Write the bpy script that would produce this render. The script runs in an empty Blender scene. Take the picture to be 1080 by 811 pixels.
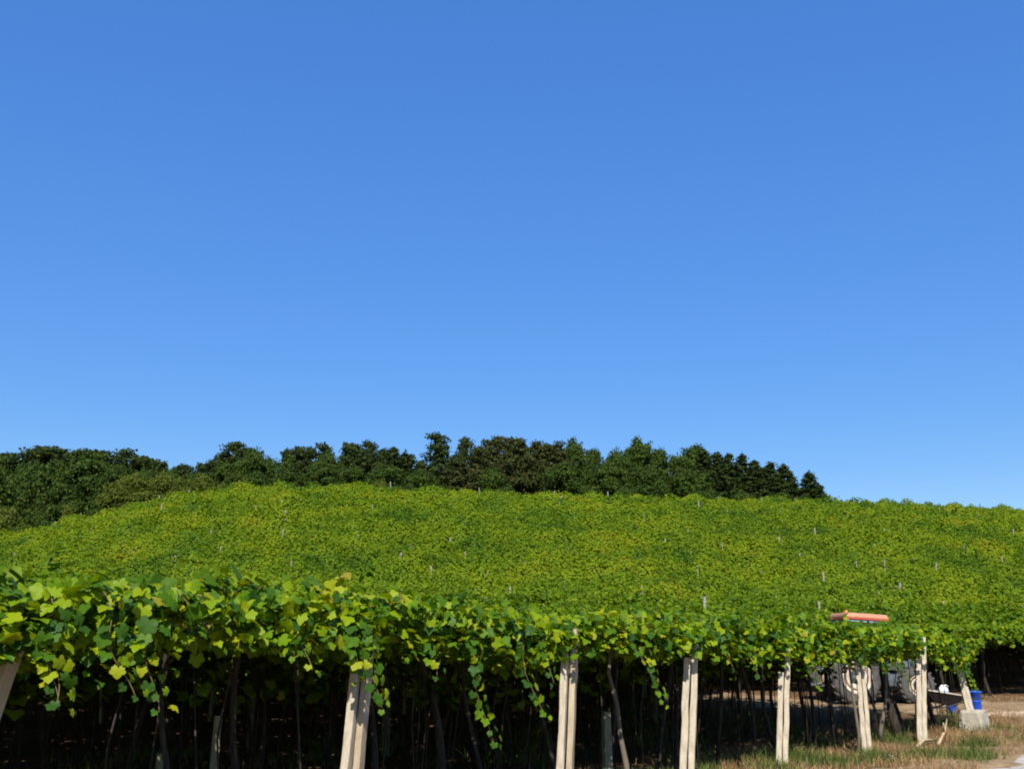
import bpy, bmesh, math, random
import numpy as np
from mathutils import Vector, Matrix, Quaternion

random.seed(7)
rng = np.random.default_rng(7)
S = bpy.context.scene
C = S.collection
R = math.radians

# ------------------------------------------------------------ camera, world, sun, exposure
PITCH = math.atan(284.5 / 1100)
cam = bpy.data.cameras.new('camera')
cam.sensor_width = 36.0
cam.lens = 36.0 * 1100 / 1080
cam.clip_start = 0.05
cam.clip_end = 5000
co = bpy.data.objects.new('camera', cam)
C.objects.link(co)
co.location = (0, 0, 1.52)
co.rotation_euler = (math.pi / 2 + PITCH, 0, 0)
S.camera = co

SUN_DIR = Vector((-0.02, -1.0, 0)).normalized()
SUN_EL = R(43)
w = bpy.data.worlds.new('World')
S.world = w
w.use_nodes = True
nt = w.node_tree
bg = nt.nodes['Background']
sky = nt.nodes.new('ShaderNodeTexSky')
sky.sky_type = 'NISHITA'
sky.sun_disc = False
sky.sun_elevation = SUN_EL
sky.sun_rotation = math.atan2(SUN_DIR.x, SUN_DIR.y)
sky.altitude = 300
sky.air_density = 1.25
sky.dust_density = 0.0
sky.ozone_density = 4.0
# clear deep blue air: saturate the sky a little and even out its brightness from horizon to zenith
sep = nt.nodes.new('ShaderNodeSeparateColor'); sep.mode = 'HSV'
cmb = nt.nodes.new('ShaderNodeCombineColor'); cmb.mode = 'HSV'


def wmath(op, a, b=None):
    q = nt.nodes.new('ShaderNodeMath'); q.operation = op
    for i_, v_ in enumerate((a, b)):
        if v_ is None: continue
        if isinstance(v_, (int, float)): q.inputs[i_].default_value = v_
        else: nt.links.new(v_, q.inputs[i_])
    return q.outputs[0]


nt.links.new(sky.outputs[0], sep.inputs[0])
sat = wmath('SUBTRACT', 1.0, wmath('POWER', wmath('SUBTRACT', 1.0, sep.outputs[1]), 1.85))
val = wmath('MULTIPLY', wmath('POWER', sep.outputs[2], .45), 2.68)
nt.links.new(wmath('ADD', sep.outputs[0], wmath('MULTIPLY', wmath('SUBTRACT', 1.0, sep.outputs[1]), .041)), cmb.inputs[0]); nt.links.new(sat, cmb.inputs[1]); nt.links.new(val, cmb.inputs[2])
nt.links.new(cmb.outputs[0], bg.inputs[0])
bg.inputs[1].default_value = 0.10
sl = bpy.data.lights.new('sun', 'SUN')
sl.energy = 5.0
sl.angle = R(0.53)
sl.color = (1.0, 0.93, 0.82)
so = bpy.data.objects.new('sun', sl)
C.objects.link(so)
sv = Vector((SUN_DIR.x * math.cos(SUN_EL), SUN_DIR.y * math.cos(SUN_EL), math.sin(SUN_EL)))
so.rotation_euler = sv.to_track_quat('Z', 'Y').to_euler()
S.view_settings.view_transform = 'Standard'
S.view_settings.look = 'None'
S.view_settings.gamma = 1
S.view_settings.exposure = 0.55
S.cycles.pixel_filter_type = 'BLACKMAN_HARRIS'
S.cycles.filter_width = 2.0
S.render.engine = 'CYCLES'
S.cycles.max_bounces = 6
S.cycles.diffuse_bounces = 1
S.cycles.transmission_bounces = 4
S.cycles.transparent_max_bounces = 4

# ------------------------------------------------------------ terrain
CREST = np.array([(-1.2, .05), (-.8, .075), (-0.489, 0.1095), (-0.444, 0.1177), (-0.400, 0.1276), (-0.356, 0.1386), (-0.311, 0.1487),
                  (-0.265, 0.1542), (-0.220, 0.1560), (-0.174, 0.1551), (-0.128, 0.1533), (-0.064, 0.1514), (0.000, 0.1487),
                  (0.073, 0.1459), (0.146, 0.1441), (0.301, 0.1413), (0.383, 0.1377), (0.491, 0.1313), (.8, .105), (1.2, .08)])
Y0, YC, CAN = 22.0, 100.0, 2.1


def height(x, y):
    x = np.asarray(x, float); y = np.asarray(y, float)
    yy = np.maximum(y, Y0)
    tc = np.interp(x / yy, CREST[:, 0], CREST[:, 1])
    s = np.clip((yy - Y0) / (YC - Y0), 0, 1)
    h = 3 * s * s - 2 * s ** 3
    e0 = (CAN - 1.52) / Y0
    z = (e0 + (tc - e0) * h) * yy - (CAN - 1.52)
    over = np.clip(yy - YC, 0, 20)
    zc = tc * YC - (CAN - 1.52)
    z = np.where(yy > YC, zc + tc * over - (tc / 40) * over ** 2, z)
    fade = np.clip((yy - 230) / 250, 0, 1)
    z = z * (1 - fade * fade * (3 - 2 * fade))
    return z


def hz(x, y):
    return float(height(x, y))


ph = rng.uniform(0, 6.28, (14, 3))
wl = np.geomspace(1.3, 11, 14)
an = rng.uniform(0, 3.14, 14)


def bump(x, y):
    rows = (N[0] * x + N[1] * y) * 6.28 / 2.9
    o = .15 * np.sin(rows + .8 * np.sin(.21 * x + .13 * y))
    for i in range(14):
        kx, ky = math.cos(an[i]) * 6.28 / wl[i], math.sin(an[i]) * 6.28 / wl[i]
        o += np.sin(kx * x + ky * y + ph[i, 0] + 1.3 * np.sin(.31 * x + ph[i, 1]) + 1.3 * np.sin(.27 * y + ph[i, 2])) * (0.046 + .022 * wl[i] ** .6)
    return o


# the front edge of the near vine block
L0 = np.array((-3.13, 6.65)); LU = np.array((1.826, 2.333)); STEP = float(np.hypot(*LU))
U = LU / STEP; N = np.array((-U[1], U[0]))
UROT = math.atan2(U[1], U[0])


def edge(k, n=0.0):
    p = L0 + LU * k + N * n
    return float(p[0]), float(p[1])


# ------------------------------------------------------------ object helpers
def tag(o, label=None, cat=None, group=None, kind=None):
    if label: o['label'] = label
    if cat: o['category'] = cat
    if group: o['group'] = group
    if kind: o['kind'] = kind
    return o


def empty(name, loc=(0, 0, 0), rz=0.0):
    o = bpy.data.objects.new(name, None)
    C.objects.link(o)
    o.location = loc
    o.rotation_euler = (0, 0, rz)
    o.empty_display_size = .2
    return o


def link(name, me, parent=None, loc=(0, 0, 0), rot=(0, 0, 0)):
    o = bpy.data.objects.new(name, me)
    C.objects.link(o)
    o.location = loc
    o.rotation_euler = rot
    if parent: o.parent = parent
    return o


def copy_tree(o, parent=None):
    c = o.copy()
    C.objects.link(c)
    if parent: c.parent = parent
    for ch in list(o.children):
        copy_tree(ch, c)
    return c


def np_mesh(name, verts, tris, mats, mat_idx=None, smooth=False, pernum=3):
    me = bpy.data.meshes.new(name)
    verts = np.ascontiguousarray(verts, np.float32)
    tris = np.ascontiguousarray(tris, np.int32)
    nf = len(tris)
    me.vertices.add(len(verts)); me.vertices.foreach_set('co', verts.ravel())
    me.loops.add(nf * pernum); me.loops.foreach_set('vertex_index', tris.ravel())
    me.polygons.add(nf)
    me.polygons.foreach_set('loop_start', np.arange(nf, dtype=np.int32) * pernum)
    if smooth: me.polygons.foreach_set('use_smooth', np.ones(nf, bool))
    if not isinstance(mats, (list, tuple)): mats = [mats]
    for m in mats: me.materials.append(m)
    if mat_idx is not None: me.polygons.foreach_set('material_index', np.ascontiguousarray(mat_idx, np.int32))
    me.update(calc_edges=True)
    return me


class MB:
    """collects shapes into one mesh"""
    def __init__(self): self.bm = bmesh.new()

    def box(self, cx, cy, cz, sx, sy, sz, bev=0.0, rot=None, taper=None):
        m = Matrix.LocRotScale(Vector((cx, cy, cz)), rot or Quaternion(), Vector((sx, sy, sz)))
        r = bmesh.ops.create_cube(self.bm, size=1.0)
        vs = r['verts']
        if taper:
            for v in vs:
                if v.co.z > 0: v.co.x *= taper[0]; v.co.y *= taper[1]
        bmesh.ops.transform(self.bm, matrix=m, verts=vs)
        if bev:
            es = list({e for v in vs for e in v.link_edges})
            bmesh.ops.bevel(self.bm, geom=es, offset=bev, segments=2, affect='EDGES', profile=.5)
        return self

    def tube(self, pts, rad, seg=8, cap=True):
        pts = [Vector(p) for p in pts]
        rings = []
        up = Vector((0, 0, 1))
        for i, p in enumerate(pts):
            d = (pts[min(i + 1, len(pts) - 1)] - pts[max(i - 1, 0)]).normalized()
            a = d.cross(up if abs(d.z) < .95 else Vector((1, 0, 0))).normalized()
            b = d.cross(a)
            r = rad[i] if isinstance(rad, (list, tuple)) else rad
            rings.append([self.bm.verts.new(p + (a * math.cos(6.2832 * j / seg) + b * math.sin(6.2832 * j / seg)) * r) for j in range(seg)])
        for A, B in zip(rings, rings[1:]):
            for j in range(seg):
                f = self.bm.faces.new((A[j], A[(j + 1) % seg], B[(j + 1) % seg], B[j])); f.smooth = True
        if cap:
            self.bm.faces.new(rings[0][::-1]); self.bm.faces.new(rings[-1])
        return self

    def lathe(self, prof, seg=32, axis='Z', loc=(0, 0, 0), closed=False, cap=True):
        """prof: (radius, height) pairs"""
        rings = []
        for r, h in prof:
            ring = []
            for j in range(seg):
                t = 6.2832 * j / seg
                x, y = r * math.cos(t), r * math.sin(t)
                v = (x, y, h) if axis == 'Z' else (x, h, y)
                ring.append(self.bm.verts.new(Vector(v) + Vector(loc)))
            rings.append(ring)
        pairs = list(zip(rings, rings[1:]))
        if closed: pairs.append((rings[-1], rings[0]))
        for A, B in pairs:
            for j in range(seg):
                f = self.bm.faces.new((A[j], A[(j + 1) % seg], B[(j + 1) % seg], B[j])); f.smooth = True
        if not closed and cap:
            if prof[0][0] > 1e-4: self.bm.faces.new(rings[0][::-1])
            if prof[-1][0] > 1e-4: self.bm.faces.new(rings[-1])
        return self

    def prism(self, poly, y0, y1, bev=0.0):
        """poly of (x, z) pushed from y0 to y1"""
        a = [self.bm.verts.new((x, y0, z)) for x, z in poly]
        b = [self.bm.verts.new((x, y1, z)) for x, z in poly]
        fs = [self.bm.faces.new(a), self.bm.faces.new(b[::-1])]
        n = len(poly)
        for i in range(n): fs.append(self.bm.faces.new((a[(i + 1) % n], a[i], b[i], b[(i + 1) % n])))
        if bev:
            es = list({e for f in fs for e in f.edges})
            bmesh.ops.bevel(self.bm, geom=es, offset=bev, segments=2, affect='EDGES', profile=.5)
        return self

    def jitter(self, a):
        for v in self.bm.verts: v.co += Vector((random.uniform(-a, a), random.uniform(-a, a), random.uniform(-a, a)))
        return self

    def mesh(self, name, mat):
        bmesh.ops.recalc_face_normals(self.bm, faces=self.bm.faces)
        me = bpy.data.meshes.new(name)
        self.bm.to_mesh(me); self.bm.free()
        for m in (mat if isinstance(mat, (list, tuple)) else [mat]): me.materials.append(m)
        return me

    def build(self, name, mat, parent=None, loc=(0, 0, 0), rot=(0, 0, 0)):
        return link(name, self.mesh(name, mat), parent, loc, rot)


# ------------------------------------------------------------ materials
def newmat(name):
    m = bpy.data.materials.new(name)
    m.use_nodes = True
    return m, m.node_tree.nodes, m.node_tree.links, m.node_tree.nodes['Principled BSDF']


def ramp(n, stops, interp='LINEAR'):
    r = n.new('ShaderNodeValToRGB')
    r.color_ramp.interpolation = interp
    e = r.color_ramp.elements
    while len(e) < len(stops): e.new(.5)
    for i, (p, c) in enumerate(stops):
        e[i].position = p; e[i].color = (*c, 1)
    return r


def noise(n, l, scale, detail=4, rough=.55, coord='Object', stretch=None):
    tc = n.new('ShaderNodeTexCoord')
    t = n.new('ShaderNodeTexNoise')
    t.inputs['Scale'].default_value = scale
    t.inputs['Detail'].default_value = detail
    t.inputs['Roughness'].default_value = rough
    if stretch:
        mp = n.new('ShaderNodeMapping'); mp.inputs['Scale'].default_value = stretch
        l.new(tc.outputs[coord], mp.inputs[0]); l.new(mp.outputs[0], t.inputs[0])
    else:
        l.new(tc.outputs[coord], t.inputs[0])
    return t


def leaf_mat(name, stops, rough=.5, spec=.35, trans=.3, patch=None, tcol=1.5, isl=1.0):
    """leaf colour varies leaf by leaf; patch adds broad areas that are yellower or greener"""
    m, n, l, b = newmat(name)
    g = n.new('ShaderNodeNewGeometry')
    oi = n.new('ShaderNodeObjectInfo')
    r = ramp(n, stops)
    fac = g.outputs['Random Per Island']
    add = n.new('ShaderNodeMath'); add.operation = 'MULTIPLY_ADD'
    l.new(oi.outputs['Random'], add.inputs[0]); add.inputs[1].default_value = .14
    iw = n.new('ShaderNodeMath'); iw.operation = 'MULTIPLY_ADD'; iw.inputs[1].default_value = isl; iw.inputs[2].default_value = (1 - isl) / 2
    l.new(fac, iw.inputs[0]); l.new(iw.outputs[0], add.inputs[2])
    last = add
    if patch:
        t = noise(n, l, patch, 3, .6)
        a2 = n.new('ShaderNodeMath'); a2.operation = 'MULTIPLY_ADD'
        l.new(t.outputs['Fac'], a2.inputs[0]); a2.inputs[1].default_value = 1.85
        s2 = n.new('ShaderNodeMath'); s2.operation = 'SUBTRACT'
        l.new(last.outputs[0], a2.inputs[2]); l.new(a2.outputs[0], s2.inputs[0]); s2.inputs[1].default_value = .925
        last = s2
    sc = n.new('ShaderNodeMath'); sc.operation = 'SUBTRACT'; sc.inputs[1].default_value = .07
    l.new(last.outputs[0], sc.inputs[0])
    l.new(sc.outputs[0], r.inputs[0])
    l.new(r.outputs[0], b.inputs['Base Color'])
    b.inputs['Roughness'].default_value = rough
    b.inputs['Specular IOR Level'].default_value = spec
    tr = n.new('ShaderNodeBsdfTranslucent')
    hs = n.new('ShaderNodeHueSaturation'); hs.inputs['Value'].default_value = tcol; hs.inputs['Saturation'].default_value = 1.1
    hs.inputs['Hue'].default_value = .485
    l.new(r.outputs[0], hs.inputs['Color']); l.new(hs.outputs[0], tr.inputs['Color'])
    mx = n.new('ShaderNodeMixShader'); mx.inputs[0].default_value = trans
    l.new(b.outputs[0], mx.inputs[1]); l.new(tr.outputs[0], mx.inputs[2])
    l.new(mx.outputs[0], n['Material Output'].inputs[0])
    return m


def mottled(name, stops, scale=6, rough=.8, bumpk=.3, bscale=30, stretch=None, spec=.3, metal=0):
    m, n, l, b = newmat(name)
    t = noise(n, l, scale, 6, .65, stretch=stretch)
    r = ramp(n, stops)
    l.new(t.outputs['Fac'], r.inputs[0]); l.new(r.outputs[0], b.inputs['Base Color'])
    b.inputs['Roughness'].default_value = rough
    b.inputs['Specular IOR Level'].default_value = spec
    b.inputs['Metallic'].default_value = metal
    if bumpk:
        t2 = noise(n, l, bscale, 5, .6, stretch=stretch)
        bp = n.new('ShaderNodeBump'); bp.inputs['Strength'].default_value = bumpk; bp.inputs['Distance'].default_value = .02
        l.new(t2.outputs['Fac'], bp.inputs['Height']); l.new(bp.outputs[0], b.inputs['Normal'])
    return m


M = {}
M['vine_leaf'] = leaf_mat('vine_leaf', [(0.0, (.030, .085, .010)), (.25, (.055, .135, .007)), (.5, (.115, .21, .004)), (.8, (.21, .29, .004)), (.995, (.27, .29, .006)), (1.0, (.24, .20, .02))], rough=.5, spec=.16, trans=.32)
M['slope_leaf'] = leaf_mat('slope_leaf', [(0.0, (.034, .088, .006)), (.35, (.074, .142, .004)), (.65, (.122, .19, .004)), (.95, (.18, .225, .004)), (1.0, (.20, .18, .01))], rough=.5, spec=.1, trans=.3, patch=.2, isl=.75)
M['hill_leaf'] = leaf_mat('hill_leaf', [(0.0, (.028, .075, .004)), (.25, (.065, .125, .003)), (.5, (.112, .176, .003)), (.78, (.16, .21, .003)), (1.0, (.18, .175, .006))], rough=.55, spec=.1, trans=.3, patch=.22, isl=.45)
M['vine_undersheet'] = mottled('vine_undersheet', [(.3, (.035, .06, .006)), (.7, (.07, .10, .010))], 3, .95, .4, 8, spec=.03)
M['bark'] = mottled('bark', [(.3, (.016, .013, .010)), (.5, (.032, .026, .02)), (.72, (.085, .07, .05))], 5, .9, .6, 25, (6, 6, 1))
M['shoot'] = mottled('shoot', [(.3, (.10, .09, .03)), (.7, (.17, .11, .05))], 8, .7, 0)
M['granite'] = mottled('granite', [(.22, (.20, .16, .11)), (.40, (.40, .34, .25)), (.6, (.52, .46, .35)), (.8, (.57, .53, .44))], 7, .85, .5, 40, (3, 3, .8))
M['granite_warm'] = mottled('granite_warm', [(.25, (.26, .19, .12)), (.5, (.42, .34, .23)), (.75, (.50, .43, .31))], 5, .85, .5, 40, (3, 3, .6))
M['granite_grey'] = mottled('granite_grey', [(.25, (.14, .13, .115)), (.5, (.25, .24, .21)), (.75, (.36, .35, .32))], 6, .85, .5, 40, (3, 3, .8))
M['granite_worn'] = mottled('worn_granite', [(.3, (.17, .15, .11)), (.7, (.33, .30, .24))], 5, .9, .4, 30)
M['granite_dark'] = mottled('shade_granite', [(.3, (.06, .055, .045)), (.5, (.13, .12, .10)), (.75, (.26, .25, .22))], 5, .9, .5, 30, (3, 3, .8))  # granite with the shade under the near vines put into its colour
M['concrete'] = mottled('concrete', [(.3, (.24, .22, .17)), (.5, (.36, .33, .26)), (.75, (.46, .44, .37))], 5, .9, .6, 18)
M['stake'] = mottled('stake', [(.3, (.14, .13, .08)), (.7, (.28, .27, .18))], 6, .85, .4, 30, (8, 8, 1))
M['dry_wood'] = mottled('dry_wood', [(.3, (.30, .22, .12)), (.7, (.50, .40, .24))], 8, .8, .3, 30)
M['orange'] = mottled('faded_orange_paint', [(.3, (.42, .18, .10)), (.7, (.54, .27, .16))], 3, .5, 0)
M['red'] = mottled('red_paint', [(.3, (.38, .05, .03)), (.7, (.50, .08, .05))], 3, .45, 0)
M['cab_blue'] = mottled('blue_grey_paint', [(.3, (.17, .24, .28)), (.7, (.26, .34, .38))], 4, .5, 0)
M['cream'] = mottled('cream_rim_paint', [(.3, (.34, .27, .20)), (.5, (.52, .45, .37)), (.7, (.62, .56, .48))], 5, .55, 0)
M['rim_brown'] = mottled('rust_ring_paint', [(.3, (.18, .09, .06)), (.7, (.32, .16, .10))], 5, .7, 0)  # red-brown colour of the wheel rings and the barrow wheel rim
M['tyre'] = mottled('dusty_tyre', [(.3, (.035, .034, .032)), (.6, (.09, .085, .078)), (.8, (.18, .17, .155))], 6, .9, .3, 30)
M['black'] = mottled('black_plastic', [(.3, (.012, .012, .013)), (.7, (.03, .03, .03))], 5, .5, 0)
M['iron'] = mottled('grey_iron', [(.3, (.06, .07, .085)), (.7, (.15, .17, .19))], 5, .6, .1, 30, metal=.3)
M['blue'] = mottled('blue_plastic', [(.3, (.012, .07, .48)), (.7, (.02, .11, .62))], 3, .45, 0, spec=.4)
M['white'] = mottled('white_plastic', [(.3, (.66, .66, .63)), (.7, (.80, .80, .78))], 5, .5, 0)
M['blue_grey'] = mottled('pale_blue_plastic', [(.3, (.20, .33, .45)), (.7, (.28, .42, .55))], 5, .5, 0)
M['barrow'] = mottled('dark_barrow_metal', [(.3, (.025, .022, .02)), (.6, (.06, .05, .04)), (.8, (.14, .08, .05))], 6, .6, .1, 30, metal=.2)
M['amber'] = mottled('amber_lens', [(.3, (.75, .14, .03)), (.7, (.85, .2, .05))], 5, .3, 0, spec=.5)
m, n_, l_, b_ = newmat('cab_glass'); b_.inputs['Base Color'].default_value = (.75, .85, .85, 1); b_.inputs['Roughness'].default_value = .05
b_.inputs['Transmission Weight'].default_value = .9; b_.inputs['IOR'].default_value = 1.05; M['glass'] = m

# ground: reddish earth with dried grass and a few green patches; soil darkened to deepen shade under the vines
m, n_, l_, b_ = newmat('ground_soil')
t1 = noise(n_, l_, .55, 6, .6); t2 = noise(n_, l_, 5, 7, .7); t3 = noise(n_, l_, 38, 4, .7)
r1 = ramp(n_, [(.30, (.09, .05, .028)), (.45, (.15, .082, .045)), (.58, (.18, .115, .06)), (.74, (.10, .085, .035))])
l_.new(t1.outputs['Fac'], r1.inputs[0])
r2 = ramp(n_, [(.3, (.55, .5, .45)), (.5, (.9, .9, .88)), (.72, (1.25, 1.2, 1.1))])
l_.new(t2.outputs['Fac'], r2.inputs[0])
mx = n_.new('ShaderNodeMix'); mx.data_type = 'RGBA'; mx.blend_type = 'MULTIPLY'; mx.inputs[0].default_value = .8
l_.new(r1.outputs[0], mx.inputs[6]); l_.new(r2.outputs[0], mx.inputs[7])
l_.new(mx.outputs[2], b_.inputs['Base Color']); b_.inputs['Roughness'].default_value = .95; b_.inputs['Specular IOR Level'].default_value = .1
bp = n_.new('ShaderNodeBump'); bp.inputs['Strength'].default_value = .8; bp.inputs['Distance'].default_value = .05
l_.new(t3.outputs['Fac'], bp.inputs['Height']); l_.new(bp.outputs[0], b_.inputs['Normal'])
M['ground'] = m
M['gravel'] = mottled('pale_gravel', [(.3, (.30, .26, .20)), (.5, (.44, .40, .34)), (.7, (.55, .52, .46))], 9, .95, .8, 60, spec=.1)
M['track'] = mottled('sandy_track', [(.3, (.34, .22, .13)), (.5, (.48, .36, .24)), (.72, (.58, .48, .35))], 4, .95, .6, 30, spec=.1)
M['earth'] = mottled('brown_earth', [(.3, (.17, .11, .06)), (.5, (.26, .18, .10)), (.72, (.35, .26, .155))], 3, .95, .6, 25, spec=.1)
M['dry_grass'] = leaf_mat('dry_grass', [(0, (.17, .10, .045)), (.4, (.31, .19, .09)), (.8, (.44, .31, .16)), (1, (.24, .21, .07))], .8, .1, .25, tcol=1.1)
M['green_grass'] = leaf_mat('green_grass', [(0, (.05, .08, .02)), (.5, (.09, .14, .025)), (1, (.17, .19, .05))], .7, .2, .3, tcol=1.2)
M['pine_leaf'] = leaf_mat('pine_needles', [(0, (.012, .024, .006)), (.5, (.024, .040, .009)), (1, (.044, .056, .012))], .7, .05, .1)
M['brown_leaf'] = leaf_mat('browned_needles', [(0, (.020, .032, .008)), (.5, (.036, .046, .011)), (1, (.056, .056, .017))], .7, .05, .1)
M['broad_leaf'] = leaf_mat('broad_leaf', [(0, (.016, .038, .007)), (.5, (.033, .060, .009)), (1, (.060, .086, .011))], .6, .06, .15)
M['olive_leaf'] = leaf_mat('olive_leaf', [(0, (.042, .064, .010)), (.5, (.072, .098, .013)), (1, (.11, .13, .02))], .6, .06, .2)
M['yellow_leaf'] = leaf_mat('yellow_leaf', [(0, (.05, .075, .012)), (.5, (.09, .105, .014)), (1, (.13, .13, .015))], .6, .06, .2)
M['pale_trunk'] = mottled('pale_trunk', [(.3, (.08, .065, .045)), (.7, (.18, .15, .11))], 4, .9, .3, 20)

# ------------------------------------------------------------ the ground
xs = np.unique(np.concatenate([np.arange(-20, 22, .35), np.arange(-90, 91, 3.0), np.linspace(-1500, 1500, 40)]))
ys = np.unique(np.concatenate([np.arange(0, 36, .35), np.arange(-40, 0, 2.0), np.arange(36, 130, 2.0), np.arange(130, 520, 10.), np.linspace(520, 3000, 14)]))
gx, gy = np.meshgrid(xs, ys)
near = np.exp(-((gy - 15) / 25) ** 2)
gz = height(gx, gy) + near * .035 * (np.sin(gx * 1.9 + 1.3 * np.sin(gy * 1.1)) * np.sin(gy * 2.3 + np.sin(gx * .9)) + .6 * np.sin(gx * 4.4 + gy * 3.1) * np.sin(gy * 5.2 - gx)) - .02
V = np.stack([gx.ravel(), gy.ravel(), gz.ravel()], 1)
W = len(xs)
ii = (np.arange(len(ys) - 1)[:, None] * W + np.arange(W - 1)[None, :]).ravel()
tag(link('ground', np_mesh('ground', V, np.stack([ii, ii + 1, ii + W + 1, ii + W], 1), M['ground'], smooth=True, pernum=4)), kind='structure')


def gsurf(x, y):
    nr = np.exp(-((y - 15) / 25) ** 2)
    return height(x, y) + nr * .035 * (np.sin(x * 1.9 + 1.3 * np.sin(y * 1.1)) * np.sin(y * 2.3 + np.sin(x * .9)) + .6 * np.sin(x * 4.4 + y * 3.1) * np.sin(y * 5.2 - x)) - .02


def strip(name, mat, pts, widths, lift):
    """a ragged ribbon lying on the ground"""
    vs, fs = [], []
    P = [np.array(p, float) for p in pts]
    fine = []
    for a, b, wa, wb in zip(P, P[1:], widths, widths[1:]):
        nseg = max(2, int(np.hypot(*(b - a)) / .3))
        for i in range(nseg): t = i / nseg; fine.append((a + (b - a) * t, wa + (wb - wa) * t))
    fine.append((P[-1], widths[-1]))
    NS = 14
    for i, (p, wd) in enumerate(fine):
        d = fine[min(i + 1, len(fine) - 1)][0] - fine[max(i - 1, 0)][0]; d /= np.hypot(*d)
        nn = np.array((-d[1], d[0]))
        ja, jb = [.18 * math.sin(i * .9 + c) + .12 * math.sin(i * 2.3 + 2 * c) + random.uniform(-.08, .08) for c in (0, 2)]
        for j in range(NS):
            t = j / (NS - 1) - .5
            q = p + nn * (t * wd + (ja if t < 0 else jb) * abs(t) * 2)
            vs.append((q[0], q[1], float(gsurf(q[0], q[1])) + lift - (.05 if j in (0, NS - 1) else 0)))
    for i in range(len(fine) - 1):
        for j in range(NS - 1):
            a = i * NS + j; fs.append((a, a + 1, a + NS + 1, a + NS))
    return tag(link(name, np_mesh(name, vs, fs, mat, smooth=True, pernum=4)), kind='structure')


strip('verge_soil', M['earth'], [edge(3.2, -1.75), edge(4.5, -1.7), edge(6, -1.9), edge(8, -1.9), edge(11, -2.2)], [.2, 1.5, 1.9, 2.0, 2.2], .02)
strip('gravel_road', M['gravel'], [edge(-5, -5.6), edge(3, -5.5), edge(4.6, -5.2), edge(5.6, -5.2), edge(9, -6.2), edge(15, -8)], [6, 6, 6.1, 6.1, 6, 6], .035)
strip('dirt_track', M['track'], [(34, 25.0), (20, 25.6), (13, 26.1), (11.2, 26.3)], [2.4, 2.0, 1.7, .9], .05)
strip('bare_earth', M['earth'], [(15, 28.3), (10.0, 27.6), (7.4, 29.2), (5.5, 31.5)], [3.4, 2.6, 2.4, 1.6], .045)

# ------------------------------------------------------------ leaves
_h = [(.09, -.24), (.27, -.36), (.43, -.26), (.47, -.09), (.43, .01), (.55, .10), (.57, .25), (.44, .37), (.32, .38), (.27, .50), (.13, .62)]
OUT_HI = np.array([(0, -.08)] + _h + [(0, .68)] + [(-x, y) for x, y in _h[::-1]])
_l = [(.36, -.26), (.50, .16), (.26, .42)]
OUT_LO = np.array([(0, -.08)] + _l + [(0, .66)] + [(-x, y) for x, y in _l[::-1]])


def leaf_template(out, cup=.32, fold=.22):
    v = np.zeros((len(out) + 1, 3))
    v[1:, :2] = out
    v[1:, 2] = -cup * (out ** 2).sum(1) + fold * np.abs(out[:, 0])
    v[0] = (0, .05, 0)
    k = len(out)
    t = np.array([(0, i + 1, (i + 1) % k + 1) for i in range(k)])
    return v, t


T_HI = leaf_template(OUT_HI, .55, .35)
T_LO = leaf_template(OUT_LO)
T_Q = (np.array([(0, -.35, 0), (.45, .0, -.1), (0, .6, -.12), (-.45, .0, -.1), (0, .1, .06)]), np.array([(0, 1, 4), (1, 2, 4), (2, 3, 4), (3, 0, 4)]))


def unit(a): return a / np.maximum(np.linalg.norm(a, axis=1, keepdims=True), 1e-6)


def leaves(P, Nrm, Tip, size, tpl):
    Nn = unit(Nrm)
    T = unit(Tip - Nn * (Tip * Nn).sum(1, keepdims=True))
    X = np.cross(T, Nn)
    v, t = tpl
    ws = rng.uniform(.85, 1.15, (len(P), 1, 1))
    V = P[:, None, :] + size[:, None, None] * (v[None, :, 0:1] * ws * X[:, None, :] + v[None, :, 1:2] * T[:, None, :] + v[None, :, 2:3] * rng.uniform(.3, 1.7, (len(P), 1, 1)) * Nn[:, None, :])
    F = t[None] + (np.arange(len(P)) * len(v))[:, None, None]
    return V.reshape(-1, 3), F.reshape(-1, 3)


def join(parts):
    vs, fs, o = [], [], 0
    for v, f in parts:
        vs.append(v); fs.append(f + o); o += len(v)
    return np.concatenate(vs), np.concatenate(fs)


def rnd(n, s=1.0): return rng.normal(0, s, (n, 3))


# ------------------------------------------------------------ posts
def post_mesh(name, h, wd, dp, mat, taper=.94, rough=.003):
    m = MB(); bm = m.bm
    rings = []
    nz = 9
    ch = .13
    for i in range(nz + 1):
        t = i / nz
        a, b = wd / 2 * (1 - (1 - taper) * t), dp / 2 * (1 - (1 - taper) * t)
        pts = [(a, b * (1 - ch)), (a * (1 - ch), b), (-a * (1 - ch), b), (-a, b * (1 - ch)), (-a, -b * (1 - ch)), (-a * (1 - ch), -b), (a * (1 - ch), -b), (a, -b * (1 - ch))]
        ox, oy = random.gauss(0, rough), random.gauss(0, rough)
        rings.append([bm.verts.new((x + ox + random.gauss(0, rough * .6), y + oy + random.gauss(0, rough * .6), -.15 + (h + .15) * t + (random.gauss(0, rough * 2) if i == nz else 0))) for x, y in pts])
    for A, B in zip(rings, rings[1:]):
        for j in range(8): bm.faces.new((A[j], B[j], B[(j + 1) % 8], A[(j + 1) % 8]))
    bm.faces.new(rings[-1])
    return m.mesh(name, mat)


def stand(name, me, base, top, rz):
    """a post from its foot towards a point near its top"""
    b, t = Vector(base), Vector(top)
    d = (t - b).normalized()
    o = link(name, me)
    o.location = b
    o.rotation_euler = (d.to_track_quat('Z', 'Y') @ Quaternion((0, 0, 1), rz)).to_euler()
    q = Vector((0, 0, 1)).rotation_difference(d) @ Quaternion((0, 0, 1), rz)
    o.rotation_euler = q.to_euler()
    return o


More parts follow.
